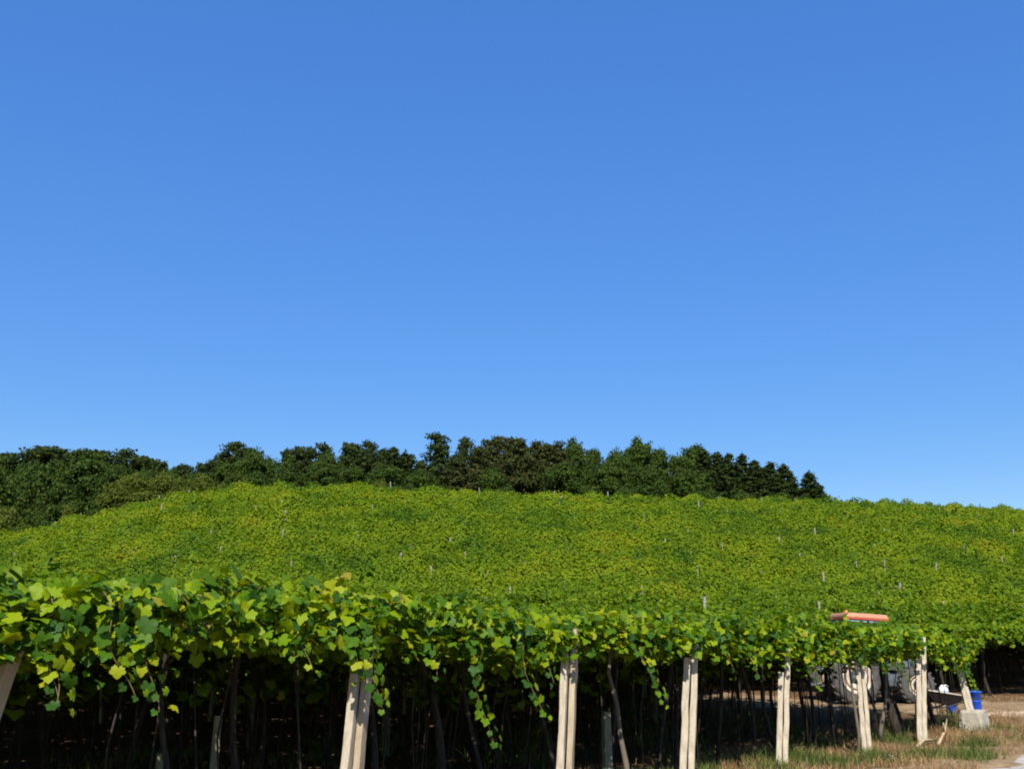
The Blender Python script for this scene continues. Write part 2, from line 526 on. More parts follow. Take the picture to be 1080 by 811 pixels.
# foot x, y; top x, z of the taller post; how far the shorter one stops below it; lateral gap
POSTS = [
    (-3.54, 6.68, -3.13, 1.62, .25, 'leaning out of the frame at the left edge', 'left edge of the photo'),
    (-1.35, 9.04, -1.235, 1.72, .22, 'second from the left', ''),
    (.525, 11.34, .62, 1.80, .20, '', ''),
    (2.10, 13.37, 2.24, 1.66, .16, '', ''),
    (3.77, 15.46, 3.92, 1.62, .33, '', ''),
    (5.83, 18.10, 5.83, 1.55, .12, '', ''),
    (7.59, 20.35, 7.75, 1.83, .25, '', ''),
    (9.66, 22.94, 9.43, 1.60, .26, '', ''),
]
LBL_T = ['taller granite post of the leaning pair cut off at the left edge of the photo',
         'taller granite post with leaf shadows, in the widest pair fully in frame',
         'taller straight granite post whose shorter mate carries a scalloped leaf shadow',
         'taller granite post whose top is in deep shade, right of a crooked pale vine trunk',
         'taller right granite post of the pair with a leafy shoot hanging over its top',
         'taller granite post of the pair standing in front of the big cream tractor wheel',
         'tallest looking granite post with a bare tip, in the pair hiding the front tractor wheel',
         'slim taller granite post leaning left out of the concrete block']
LBL_S = ['shorter granite post of the leaning pair cut off at the left edge of the photo',
         'shorter greyer granite post in the widest pair fully in frame',
         'shorter granite post with a scalloped leaf shadow down its left edge',
         'shorter granite post whose top is in deep shade, right of a crooked pale vine trunk',
         'shorter left granite post of the pair with a leafy shoot hanging over its top',
         'shorter granite post of the pair standing in front of the big cream tractor wheel',
         'shorter stout granite post in the pair hiding the front tractor wheel',
         'stout shorter granite post leaning left out of the concrete block']
rx = math.atan2(0, 1)
OUTSIDE = [0, .1, .2, .15, .25, .3, .6, 0]
PW = [.78, .74, .80, .93, .88, .86, 1.04, .95]
for i, (fx, fy, tx, tz, cut, *_q) in enumerate(POSTS):
    # the posts stand a little outside the wire that carries the leaves
    q_ = 1 - OUTSIDE[i] / math.hypot(fx, fy)
    fx, tx, fy = fx * q_, tx * q_, fy * q_
    for j in (0, 1):
        off = (1 if j else -1) * (.062 * PW[i] + .003)
        hgt = tz if j else tz - cut
        wd = PW[i] * (random.uniform(.079, .084) if j else random.uniform(.086, .091))
        me = post_mesh('granite_post', hgt, wd, .12, M['granite_warm'] if (j and i in (0, 1, 2)) else M['granite'])
        yo = .015 if j else -.015
        foot = (fx + off * .9, fy + off * .35 + yo, float(gsurf(fx, fy)))
        t_ = (tx + off * .9, fy + off * .35 + yo, tz)
        if i == 7: foot = (foot[0], foot[1], .2); me = post_mesh('granite_post', hgt - .2, wd * .95, .11, M['granite'])
        o = stand('granite_post', me, foot, t_, R(-12))
        tag(o, LBL_T[i] if j else LBL_S[i], 'post', 'paired granite posts along the front edge')

# concrete footing of the end posts
ft = MB()
ft.box(0, 0, .15, .62, .5, .50, .06, taper=(.86, .84))
for v in ft.bm.verts: v.co += Vector((random.gauss(0, .008), random.gauss(0, .008), random.gauss(0, .006)))
o = ft.build('concrete_footing', M['concrete'], loc=(9.70, 22.93, -.0), rot=(0, 0, R(48)))
tag(o, 'mottled concrete block holding the last leaning posts at the end of the row', 'footing')

# ------------------------------------------------------------ grapevines
def trunk_mesh(seed, h=1.85, r=.045, lean=.25):
    rr = random.Random(seed)
    m = MB()
    pts, rad = [], []
    x = y = 0
    dx, dy = rr.uniform(-lean, lean), rr.uniform(-lean, lean)
    nn = 9
    for i in range(nn):
        t = i / (nn - 1)
        pts.append((dx * t + .07 * math.sin(t * 5 + seed), dy * t + .07 * math.sin(t * 4 + 2 * seed), -.08 + (h + .08) * t))
        rad.append(r * (1.35 - .55 * t) * rr.uniform(.85, 1.15))
    m.tube(pts, rad, 7)
    for q in range(3):      # thin suckers and canes beside the trunk
        a = rr.uniform(0, 6.28); d0 = rr.uniform(.1, .6); d1 = rr.uniform(.1, .7); c_ = rr.uniform(-.15, .15)
        m.tube([(math.cos(a) * d0, math.sin(a) * d0, -.05), (math.cos(a) * (d0 + d1) / 2 + c_, math.sin(a) * (d0 + d1) / 2, .9), (math.cos(a) * d1, math.sin(a) * d1, h)], [rr.uniform(.008, .015), .009, .006], 5)
    for q in range(4):
        a = rr.uniform(0, 6.28); L = rr.uniform(.6, 1.1)
        p0 = Vector(pts[-2])
        m.tube([p0, p0 + Vector((math.cos(a) * L * .4, math.sin(a) * L * .4, .12)), p0 + Vector((math.cos(a) * L, math.sin(a) * L, .10 + rr.uniform(-.05, .1)))], [r * .6, r * .45, r * .2], 6)
    return m.mesh('trunk', M['bark'])


TRUNKS = [trunk_mesh(i + 1, r=random.uniform(.02, .036)) for i in range(7)]


def lump(x, y, s):
    return .07 * np.sin(2.1 * x + s) * np.sin(1.9 * y + 1.7 * s) + .06 * np.sin(4.3 * x + 2 * s + y) + .04 * np.sin(5.9 * y + s)


def patch_mesh(seed, n=3000):
    """roof of leaves over one vine; x runs along the row"""
    x = np.clip(rng.normal(0, .62, n), -1.3, 1.3); y = rng.uniform(-1.75, 1.75, n) + rng.normal(0, .1, n)
    z = 1.88 + lump(x, y, seed) + rng.triangular(-.32, .05, .16, n)
    low = rng.random(n) < .07
    z = np.where(low, 1.75 - .75 * rng.random(n) ** 1.8, z)
    P = np.stack([x, y, z], 1)
    nr = np.array((0, -.3, .75)) + rnd(n, .42)
    nr[:, 2] = np.abs(nr[:, 2])
    tip = rnd(n, .7) + np.array((0, 0, -.5))
    sz = rng.uniform(.10, .17, n)
    V, F = leaves(P, nr, tip, sz, T_LO)
    # upright young shoots with small leaves
    parts = [(V, F)]
    for q in range(5):
        m_ = 9
        t = np.linspace(0, 1, m_)
        bx, by = rng.uniform(-.9, .9), rng.uniform(-1.6, 1.6)
        P = np.stack([bx + t * rng.normal(0, .15), by + t * rng.normal(0, .15), 1.98 + lump(bx, by, seed) + t * rng.uniform(.15, .4)], 1) + rnd(m_, .03)
        parts.append(leaves(P, rnd(m_, .6) + np.array((0, -.2, .6)), rnd(m_, .6), rng.uniform(.06, .12, m_), T_LO))
    V, F = join(parts)
    return np_mesh('leaf_canopy', V, F, M['slope_leaf'])


def edge_patch_mesh(seed, n=1700):
    x = np.clip(rng.normal(0, .7, n), -1.4, 1.4); y = rng.uniform(-.3, 1.7, n)
    z = 1.9 + lump(x, y, seed) + rng.triangular(-.32, .05, .16, n)
    dr = rng.random(n) < .45
    zl = 1.6 + .15 * np.sin(2.3 * x + seed) + .08 * np.sin(5 * x + 2 * seed)
    y = np.where(dr, rng.uniform(-.5, -.1, n), y)
    z = np.where(dr, zl + (1.98 - zl) * np.sqrt(rng.random(n)), z)
    nr = np.where(dr[:, None], np.array((0, -.7, .5)), np.array((0, 0, .8))) + rnd(n, .45)
    V, F = leaves(np.stack([x, y, z], 1), nr, rnd(n, .5) + np.array((0, -.2, -.7)), rng.uniform(.10, .17, n), T_LO)
    return np_mesh('leaf_canopy', V, F, M['slope_leaf'])


PATCH = [patch_mesh(i * 1.7) for i in range(7)]
EPATCH = [edge_patch_mesh(i * 2.1 + .4) for i in range(4)]

LOW = np.array([(-1.5, 1.3), (-.5, 1.3), (0.00, 1.25), (0.09, 1.30), (0.12, 1.46), (0.21, 1.30), (0.27, 1.24), (0.35, 1.40), (0.45, 1.56), (0.59, 1.58), (0.75, 1.45), (0.85, 1.22), (0.95, 1.20), (1.04, 1.50), (1.21, 1.42), (1.34, 1.48), (1.52, 1.56), (1.61, 1.50), (1.74, 1.36), (1.99, 1.58), (2.29, 1.56), (2.64, 1.55), (3.04, 1.56), (3.25, 1.36), (3.59, 1.40), (3.90, 1.2), (4.40, 1.38), (4.95, 1.32), (5.24, 1.2), (5.80, 1.50), (6.34, 1.2), (6.64, 1.1), (7.05, 1.5)])
HIGH = np.array([(-1.5, 1.95), (-0.03, 1.95), (0.07, 1.98), (0.14, 2.02), (0.24, 1.92), (0.33, 2.02), (0.44, 2.02), (0.55, 1.99), (0.73, 2.06), (0.79, 2.12), (1.01, 2.05), (1.21, 2.01), (1.42, 2.01), (1.71, 1.89), (2.05, 1.90), (2.73, 1.90), (3.62, 1.95), (4.57, 1.94), (5.48, 1.90), (6.65, 1.90), (7.1, 1.85)])
SHOOTS = [(0.26, 1.16), (0.16, 1.25), (0.06, 1.24), (0.03, 1.2), (0.88, 1.14), (0.94, 1.10), (1.38, 0.72), (1.62, 0.95), (1.74, 1.25), (2.42, 0.97), (3.28, 1.22), (3.02, 1.35), (3.90, 1.02), (5.23, 1.0), (6.55, .84), (6.62, .78), (6.3, 1.1), (.7, 1.4), (2.3, 1.4), (4.9, 1.25), (4.3, 1.3), (1.2, 1.35)]
EDGE_LBL = ['grapevine cascading beside the cut off posts at the left edge', 'grapevine with long low hanging sprays just right of the leftmost posts',
            'grapevine with bright yellow green leaves midway between the two leftmost pairs of posts', 'grapevine with a big leafy lobe hanging just left of the shadowed widest posts',
            'grapevine wrapping the tops of the widest posts', 'grapevine with a thin shoot trailing far down right of the widest posts',
            'grapevine with a leafy curtain midway between the widest posts and the straight pair', 'grapevine covering the top of the straight pair of posts',
            'dark blue green grapevine with one hanging shoot right of the straight posts', 'grapevine over the posts whose tops are in deep shade',
            'grapevine with a short bright tuft right of the deep shaded posts', 'grapevine left of the posts with a shoot over their tops',
            'grapevine whose shoot hangs over the top of a pair of posts', 'grapevine in front of the left part of the tractor', 'grapevine in front of the tractor roof pillar',
            'grapevine over the posts standing before the tractor wheel', 'grapevine covering the tractor hood', 'grapevine left of the tallest bare tipped post',
            'grapevine right of the tallest bare tipped post', 'grapevine drooping low onto the leaning end posts', 'last grapevine at the corner of the block']


HIGH[:, 1] -= .06 + .06 * np.clip(2.2 - HIGH[:, 0], 0, 1)


def front_vine(k0, dk, idx, label):
    """one vine on the front edge, leaves falling over the outer wire"""
    bx, by = edge(k0)
    root = empty('grapevine', (bx, by, 0.0), UROT)
    tag(root, label, 'grapevine', 'grapevines along the front edge')
    hw = dk * STEP / 2 * 1.25
    parts = []
    n = 1450
    x = rng.uniform(-hw, hw, n); y = rng.uniform(-.35, 2.0, n)
    k = k0 + x / STEP
    top = np.interp(k, HIGH[:, 0], HIGH[:, 1])
    z = top - .07 + lump(x + k0 * STEP, y, 3.1) * .7 + rng.triangular(-.34, 0, .12, n)
    nr = np.array((0, -.25, .7)) + rnd(n, .5)
    parts.append(leaves(np.stack([x, y, z], 1), nr, rnd(n, .5) + np.array((0, -.4, -.5)), rng.uniform(.065, .118, n), T_HI))
    # curtain on the outer side, hung in sprays of leaves along short stems
    ns = 35
    for q in range(ns):
        sx = rng.uniform(-hw, hw); kk = k0 + sx / STEP
        tp = np.interp(kk, HIGH[:, 0], HIGH[:, 1]); lo = np.interp(kk, LOW[:, 0], LOW[:, 1])
        L = (tp - lo) * rng.uniform(.35, 1.0)
        m_ = max(4, int(L / .034))
        t = np.linspace(.0, 1, m_)
        out = rng.uniform(.06, .28)
        px = sx + t * rng.normal(0, .12) + .03 * np.sin(t * 6 + q)
        py = -.02 - out * np.sqrt(t) + rng.normal(0, .05)
        pz = tp - .02 - L * t ** 1.15
        alt = np.where(np.arange(m_) % 2 == 0, 1, -1)
        P = np.stack([px + alt * rng.uniform(.02, .08, m_), py + 0 * t - rng.uniform(0, .06, m_), pz], 1) + rnd(m_, .012)
        bias = rnd(1, .28)
        nr = np.array((-.03, -.40, .80)) + bias + rnd(m_, .42) + alt[:, None] * np.array((.25, 0, 0))
        tip = np.stack([alt * .55, -.35 + 0 * t, -.8 + 0 * t], 1) + rnd(m_, .42)
        sz = rng.uniform(.06, .12, m_) * (1 - .35 * t ** 3)
        parts.append(leaves(P, nr, tip, sz, T_HI))
    # sprigs standing above the roof
    for q in range(7):
        m_ = 7; t = np.linspace(0, 1, m_)
        sx = rng.uniform(-hw, hw); kk = k0 + sx / STEP; sy = rng.uniform(-.3, .9)
        tp = np.interp(kk, HIGH[:, 0], HIGH[:, 1])
        P = np.stack([sx + t * rng.normal(0, .15), sy + t * rng.normal(-.05, .1), tp - .03 + t * rng.uniform(.05, .2)], 1) + rnd(m_, .02)
        parts.append(leaves(P, np.array((0, -.4, .6)) + rnd(m_, .4), rnd(m_, .5) + np.array((0, -.3, 0)), rng.uniform(.06, .12, m_), T_HI))
    V, F = join(parts)
    # leaves do not grow through the posts: the outer face of each post stays free up to where the vine closes over it
    nv = len(OUT_HI) + 1
    ctr = V.reshape(-1, nv, 3).mean(1)
    drop = np.zeros(len(ctr), bool)
    for kp, zc in ((-.05, 1.48), (1.02, 1.48), (2.01, 1.66), (2.88, 1.55), (3.78, 1.42), (4.91, 1.45), (5.87, 2.1), (5.78, 2.1), (6.98, 1.66)):
        drop |= (np.abs(ctr[:, 0] - (kp - k0) * STEP - .03) < .17) & (ctr[:, 1] < .14) & (ctr[:, 2] < zc)
    # the curtain hangs in separate sprays with dark gaps between them
    sx_ = ctr[:, 0] + k0 * STEP
    tp_ = np.interp(k0 + ctr[:, 0] / STEP, HIGH[:, 0], HIGH[:, 1])
    gap = np.sin(6.3 * sx_ + 1.7 * np.sin(2.1 * sx_)) + np.sin(8.5 * ctr[:, 2] + 2.4 * np.sin(1.7 * sx_ + 1)) + .7 * np.sin(11 * sx_ - 5 * ctr[:, 2])
    drop |= (ctr[:, 1] < .9) & (ctr[:, 2] < tp_ - .13) & (gap > .55) & (rng.random(len(ctr)) < .88)
    F = F[~np.repeat(drop, nv - 1)]
    link('leaf_canopy', np_mesh('leaf_canopy', V, F, M['vine_leaf'], smooth=True), root)
    tr = link('trunk', random.choice(TRUNKS), root, (random.uniform(-.3, .3), random.uniform(.5, .9), hz(bx, by) - .03), (0, 0, random.uniform(0, 6.28)))
    for sk, sz_ in SHOOTS:
        if k0 - dk / 2 <= sk < k0 + dk / 2:
            m_ = max(6, int((1.95 - sz_) / .042))
            t = np.linspace(0, 1, m_)
            sway = rng.uniform(-.12, .22)
            px = (sk - k0) * STEP + sway * t ** 2 + .025 * np.sin(t * 9)
            py = -.15 - .28 * np.sqrt(t) - .03 * np.sin(t * 7)
            pz = 1.95 - (1.95 - sz_) * t
            mb = MB().tube(list(zip(px, py, pz)), [float(.006 - .003 * a) for a in t], 5)
            st = mb.build('hanging_shoot', M['shoot'], root)
            alt = np.where(np.arange(m_) % 2 == 0, 1, -1)
            P = np.stack([px + alt * .055, py - .03, pz], 1) + rnd(m_, .012)
            v, f = leaves(P, np.array((0, -.8, .4)) + rnd(m_, .3) + alt[:, None] * np.array((.3, 0, 0)), np.stack([alt * .5, 0 * t - .2, 0 * t - .9], 1) + rnd(m_, .2), rng.uniform(.075, .125, m_) * (1 - .45 * t ** 2), T_HI)
            link('shoot_leaves', np_mesh('shoot_leaves', v, f, M['vine_leaf'], smooth=True), st)
    return root


NF = len(EDGE_LBL)
DK = 7.35 / NF
for i in range(NF):
    front_vine(-.35 + DK * (i + .5), DK, i, EDGE_LBL[i])


def plantable(x, y):
    d = np.array((x, y)) - L0
    nn = float(d @ N)
    a = nn > .2 and x < 9.6 - .58 * (y - 23)
    b = y > 31.2 - .07 * (x - 5)
    return a or b


def edge2(x): return 31.2 - .07 * (x - 5)


cands = []
for j in range(0, 60):
    for i in range(-60, 80):
        s = i * 1.5 + (.75 if j % 2 else 0); n_off = 3.1 + 2.9 * j
        p = L0 + U * s + N * n_off
        cands.append((p[0], p[1]))
for j in range(1, 24):           # the part of the hillside right of the front line
    for i in range(-60, 80):
        s = i * 1.5; n_off = 3.1 - 2.9 * j
        p = L0 + U * s + N * n_off
        if p[1] > edge2(p[0]): cands.append((p[0], p[1]))
def ok(p, margin=.0):
    x, y = p
    if not (y > 4 and -.68 * y - 2 < x < .6 * y): return False
    if not plantable(x, y): return False
    if x > 4.5 and edge2(x) < y < edge2(x) + 1.9: return False
    return True


cands = [p for p in cands if ok(p)]
cands.sort(key=lambda p: math.hypot(*p))
VINES = cands[:235]
DCUT = math.hypot(*VINES[-1])
print('vine cut distance', DCUT, len(cands))

proto = []
for q in range(7):
    r_ = empty('grapevine')
    link('leaf_canopy', PATCH[q], r_)
    link('trunk', TRUNKS[q], r_)
    proto.append(r_)
used = set()


def place_vine(q, x, y, rz, label, group, lift=0.0):
    if q in used:
        o = copy_tree(proto[q])
    else:
        o = proto[q]; used.add(q)
    o.location = (x, y, hz(x, y) - .02 + lift)
    o.rotation_euler = (0, 0, rz)
    o.scale = (1, 1, random.uniform(.97, 1.03))
    return tag(o, label, 'grapevine', group)


for i, (x, y) in enumerate(VINES):
    near_block = x < 9.6 - .58 * (y - 23) and y < edge2(x)
    b = float(bump(x, y)) * .35
    rz = UROT + random.uniform(-.12, .12)
    if near_block:
        place_vine(i % 7, x, y, rz, 'leafy grapevine roofing the shady interior behind the front row of posts', 'grapevines inside the near block', min(b, .1))
    else:
        place_vine(i % 7, x, y, rz, 'leafy grapevine on the lower slope just behind the near block', 'grapevines on the lower slope', b)

eproto = None
for i in range(14):
    x = 5.2 + i * 1.45; y = edge2(x) + .5
    if x > .6 * y + 1: break
    if eproto is None or i < 4:
        r_ = empty('grapevine'); link('leaf_canopy', EPATCH[i % 4], r_); link('trunk', TRUNKS[i % 7], r_, (0, .5, 0)); eproto = r_
        E_ = [r_] if i == 0 else E_ + [r_]
    else:
        r_ = copy_tree(E_[i % 4])
    r_.location = (x, y, hz(x, y) - .02); r_.rotation_euler = (0, 0, R(-4) + random.uniform(-.1, .1))
    tag(r_, 'grapevine at the shaded front edge of the vine block beyond the dirt track', 'grapevine', 'grapevines at the edge beyond the track')
for k in (-.65, -1.15, -1.65):    # the row goes on out of the frame and shades the inside
    bx, by = edge(k)
    r_ = copy_tree(E_[int(-k * 2) % 4]); r_.location = (bx, by, 0); r_.rotation_euler = (0, 0, UROT)
    tag(r_, 'grapevine of the front row continuing past the left edge of the photo', 'grapevine', 'grapevines past the left edge')

# the rest of the hillside vineyard: one mass of leaves
NB = 900000
yy = np.sqrt(rng.uniform(30. ** 2, 113. ** 2, NB)); aa = rng.uniform(-.60, .60, NB); xx = aa * yy
keep = np.hypot(xx, yy) > DCUT - .8
dens = np.clip(1.25 - (yy - 35) / 110, .45, 1)
keep &= rng.random(NB) < dens
xx, yy = xx[keep], yy[keep]; NB = len(xx)
bz = bump(xx, yy)
zz = height(xx, yy) + 1.93 + bz + rng.triangular(-.45, .02, .18, NB)
tall = rng.random(NB) < .03
zz = zz + tall * rng.uniform(.05, .35, NB)
P = np.stack([xx, yy, zz], 1)
e_ = .25
grx = (bump(xx + e_, yy) - bump(xx - e_, yy)) / (2 * e_); gry = (bump(xx, yy + e_) - bump(xx, yy - e_)) / (2 * e_)
nr = np.stack([-grx * 1.2, -gry * 1.2 - .2, np.full(NB, .85)], 1) + rnd(NB, .30)
sz = (.115 + .0013 * (yy - 30)) * rng.uniform(.7, 1.35, NB)
V1, F1 = leaves(P, nr, rnd(NB, .6) + np.array((0, 0, -.5)), sz, T_Q)
# dark green sheet added under the leaves to block light, as inner canopy
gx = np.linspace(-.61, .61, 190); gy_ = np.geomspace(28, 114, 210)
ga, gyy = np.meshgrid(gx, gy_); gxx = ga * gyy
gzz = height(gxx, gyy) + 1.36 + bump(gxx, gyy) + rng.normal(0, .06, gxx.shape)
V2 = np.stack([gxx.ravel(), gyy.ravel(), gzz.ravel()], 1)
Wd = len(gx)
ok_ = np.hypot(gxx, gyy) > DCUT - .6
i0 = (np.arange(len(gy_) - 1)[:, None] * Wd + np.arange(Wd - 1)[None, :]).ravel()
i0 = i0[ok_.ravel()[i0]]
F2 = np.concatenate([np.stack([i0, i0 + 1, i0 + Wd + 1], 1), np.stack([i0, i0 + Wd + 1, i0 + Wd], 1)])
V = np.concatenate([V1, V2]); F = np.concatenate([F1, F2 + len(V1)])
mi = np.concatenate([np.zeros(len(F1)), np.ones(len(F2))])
o = link('hillside_vine_foliage', np_mesh('hillside_vine_foliage', V, F, [M['hill_leaf'], M['vine_undersheet']], mi))
tag(o, 'sunlit green mass of vines covering the upper hillside up to the crest', 'vineyard', kind='stuff')

# ------------------------------------------------------------ posts sticking out of the hillside vines
HP = [post_mesh('granite_post', 2.6, .09, .09, M['granite_grey'], .85), post_mesh('granite_post', 2.6, .07, .09, M['granite_worn'], .8)]
cnt = 0
cells = []
yv = 25.0
while yv < 104:
    stepx = 4.0 + .012 * yv
    xv = -.56 * yv
    while xv < .56 * yv:
        cells.append((xv + random.uniform(-1.6, 1.6), yv + random.uniform(-1.4, 1.4)))
        xv += stepx
    yv += 3.3 + .04 * (yv - 25)
random.shuffle(cells)
for x, y in cells:
    if not plantable(x, y) or cnt >= 285 or random.random() < .05: continue
    if abs(x - 9.5) < 4 and y < 33: continue
    up = .04 + random.choice([-.08, -.03, .0, .03, .06, .08, .1, .12, .2, .36])
    if y > 92: up += .2
    b = float(bump(x, y))
    o = link('granite_post', HP[cnt % 2])
    o.location = (x, y, hz(x, y) + 1.98 + b + up - 2.6)
    o.rotation_euler = (random.gauss(0, .04), random.gauss(0, .05), random.uniform(0, 3))
    o.scale = (random.uniform(.75, 1.15),) * 2 + (1,)
    tag(o, 'pale stone post tip poking out of the hillside vines', 'post', 'post tips scattered over the hillside')
    cnt += 1
print('hill posts', cnt)
# posts inside the shady near block
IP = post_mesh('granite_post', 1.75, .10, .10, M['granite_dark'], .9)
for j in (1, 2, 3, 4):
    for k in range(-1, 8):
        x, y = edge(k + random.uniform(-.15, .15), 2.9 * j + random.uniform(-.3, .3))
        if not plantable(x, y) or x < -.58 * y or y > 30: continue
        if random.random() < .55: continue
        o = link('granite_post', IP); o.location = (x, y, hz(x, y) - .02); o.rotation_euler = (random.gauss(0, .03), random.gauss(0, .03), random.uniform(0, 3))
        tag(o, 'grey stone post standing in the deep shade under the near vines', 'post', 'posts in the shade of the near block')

# ------------------------------------------------------------ stakes, branches, scraps
def stake(x, y, h, w_, label, lean=0.0):
    me = post_mesh('wooden_stake', h, w_, w_, M['stake'], .85, .003)
    o = stand('wooden_stake', me, (x, y, float(gsurf(x, y))), (x + lean, y, h), R(20))
    tag(o, label, 'stake')


stake(-2.60, 9.6, 1.02, .075, 'olive grey wooden stake in the shade left of the widest posts', .02)
stake(-3.05, 9.6, .72, .07, 'short wooden stump like stake beside the taller olive grey stake', -.02)
stake(1.12, 13.0, .88, .10, 'short thick grey wooden stake right of the straight pair of posts', .0)


def branch(name, pts, rad, mat, label, cat):
    o = MB().tube(pts, rad, 7).build(name, mat)
    return tag(o, label, cat)


def gp(k, n, z): x, y = edge(k, n); return (x, y, float(gsurf(x, y)) + z)


mb = MB()
mb.tube([gp(5.15, -.5, .02), gp(5.42, -.45, .12), gp(5.6, -.5, .05)], [.03, .028, .02], 6)
o = mb.build('dry_branch', M['dry_wood']); tag(o, 'long pale dry branch lying in the grass beside the last posts', 'branch')
mb = MB()
mb.tube([gp(5.5, -.62, .0), gp(5.62, -.65, .22), gp(5.74, -.6, .4)], [.028, .022, .012], 6)
mb.tube([gp(5.6, -.65, .2), gp(5.55, -.7, .36)], [.02, .01], 6)
o = mb.build('dry_branch', M['dry_wood']); tag(o, 'pale forked dry branch sticking up from the grass', 'branch')
# crooked trunks seen at the front
def lone_trunk(k, n, pts, rad, label, mat_='pale_trunk'):
    x, y = edge(k, n)
    root = empty('grapevine', (x, y, float(gsurf(x, y))), 0)
    tag(root, label, 'grapevine')
    MB().tube(pts, rad, 8).build('trunk', M[mat_], root)
    m_ = 150
    P = np.stack([rng.normal(pts[-1][0], .3, m_), rng.normal(pts[-1][1], .3, m_), rng.uniform(1.65, 2.0, m_)], 1)
    v, f = leaves(P, np.array((0, -.4, .6)) + rnd(m_, .4), rnd(m_, .5) + np.array((0, -.2, -.6)), rng.uniform(.09, .15, m_), T_LO)
    link('leaf_canopy', np_mesh('leaf_canopy', v, f, M['vine_leaf']), root)


lone_trunk(2.52, .35, [(.16, 0, -.05), (.12, 0, .3), (.06, .02, .62), (.03, 0, .95), (-.06, 0, 1.3), (-.02, 0, 1.75)], [.04, .034, .028, .026, .024, .022], 'grapevine with a crooked pale trunk curving up between the straight and the deep shaded posts')
lone_trunk(4.72, -.05, [(0, 0, -.05), (.05, 0, .3), (.03, .02, .62), (.0, 0, .95), (-.02, 0, 1.3), (-.03, 0, 1.75)], [.032, .028, .024, .022, .02, .018], 'grapevine with a thin straight trunk left of the posts before the tractor wheel')
lone_trunk(5.45, .25, [(-.1, 0, -.05), (-.04, 0, .3), (.06, .02, .6), (.10, 0, .95), (.12, 0, 1.3), (.16, 0, 1.75)], [.045, .038, .034, .028, .026, .024], 'grapevine with a slanting trunk right of the posts before the tractor wheel')
lone_trunk(5.72, .35, [(.1, 0, -.05), (.0, 0, .4), (-.07, .02, .8), (-.11, 0, 1.2), (-.1, 0, 1.5), (-.06, 0, 1.8)], [.1, .08, .07, .07, .06, .05], 'grapevine with a thick dark bowed trunk just left of the tallest bare tipped post', 'bark')
# crumpled scrap
m = MB(); bmesh.ops.create_icosphere(m.bm, subdivisions=2, radius=.09)
for v in m.bm.verts: v.co *= random.uniform(.6, 1.25); v.co.z *= .6
x, y, z = gp(4.52, -.75, .03)
tag(m.build('plastic_scrap', M['white'], loc=(x, y, z)), 'crumpled white plastic scrap in the grass below the thin vine trunk', 'litter')

# ------------------------------------------------------------ tractor
T = empty('tractor', (8.8, 29.0, hz(9.6, 29)), R(8))
tag(T, 'old tractor with faded orange cab roof and cream wheel rims behind the vines', 'tractor')


def wheel(x, y, r, wd, rr, side):
    g = MB()
    tread = []
    pr = [(rr, -wd * .40), (rr + .03, -wd * .47), (r * .86, -wd / 2), (r * .97, -wd * .42), (r, -wd * .2), (r, wd * .2), (r * .97, wd * .42), (r * .86, wd / 2), (rr + .03, wd * .47), (rr, wd * .40)]
    g.lathe(pr, 40, 'Y', closed=True)
    nl = 20
    for i in range(nl):
        for sd in (-1, 1):
            a = 6.2832 * (i + (.5 if sd > 0 else 0)) / nl
            q = Quaternion((0, 1, 0), a) @ Quaternion((1, 0, 0), 0)
            c = q @ Vector((0, sd * wd * .22, r + .012))
            g.box(c.x, c.y, c.z, .05, wd * .46, .05, 0, rot=q @ Quaternion((0, 0, 1), sd * R(38)))
    wh = g.build('wheel', M['tyre'], T, (x, y, r))
    s = side
    d = MB()
    d.lathe([(rr * .99, s * wd * .46), (rr * .90, s * wd * .47), (rr * .86, s * wd * .36), (rr * .80, s * wd * .33)], 40, 'Y', cap=False)
    d.lathe([(rr * .70, s * wd * .36), (rr * .66, s * wd * .40), (rr * .42, s * wd * .26), (rr * .40, s * wd * .22)], 40, 'Y', cap=False)
    link('rim', d.mesh('rim', M['cream']), wh)
    d = MB(); d.lathe([(rr * .84, s * wd * .30), (rr * .66, s * wd * .30), (rr * .64, s * wd * .28)], 40, 'Y', cap=False)
    link('rim_ring', d.mesh('rim_ring', M['rim_brown']), wh)
    d = MB(); d.lathe([(rr * .42, s * wd * .2), (rr * .2, s * wd * .3), (rr * .16, s * wd * .44), (.001, s * wd * .46)], 24, 'Y')
    for i in range(8):
        a = 6.2832 * i / 8
        d.box(math.cos(a) * rr * .3, s * wd * .27, math.sin(a) * rr * .3, .03, .05, .03)
    link('hub', d.mesh('hub', M['iron']), wh)
    return wh


for sd in (-1, 1):
    wheel(0.1, sd * .62, .68, .36, .42, sd)
    wheel(1.82, sd * .58, .47, .28, .27, sd)
# chassis, engine and hood
m = MB(); m.box(.1, 0, .72, .6, .5, .5, .05); m.box(.9, 0, .62, 1.3, .36, .38, .04); m.box(1.82, 0, .5, .16, 1.0, .14, .02); m.box(1.9, 0, .75, .9, .42, .5, .04)
m.build('chassis', M['iron'], T)
hd = MB().prism([(1.2, .95), (1.2, 1.36), (1.4, 1.36), (2.25, 1.26), (2.36, 1.2), (2.36, .78), (1.3, .85)], -.3, .3, .04).build('hood', M['iron'], T)
g = MB()
for i in range(6): g.box(2.375, 0, .84 + i * .06, .02, .46, .03)
link('grille', g.mesh('grille', M['black']), hd)
for sd in (-1, 1):
    q = MB().lathe([(.07, 0), (.08, .02), (.05, .035), (.001, .04)], 16, 'Z')
    link('headlight', q.mesh('headlight', M['white']), hd, (2.36, sd * .2, 1.23), (0, R(90), 0))
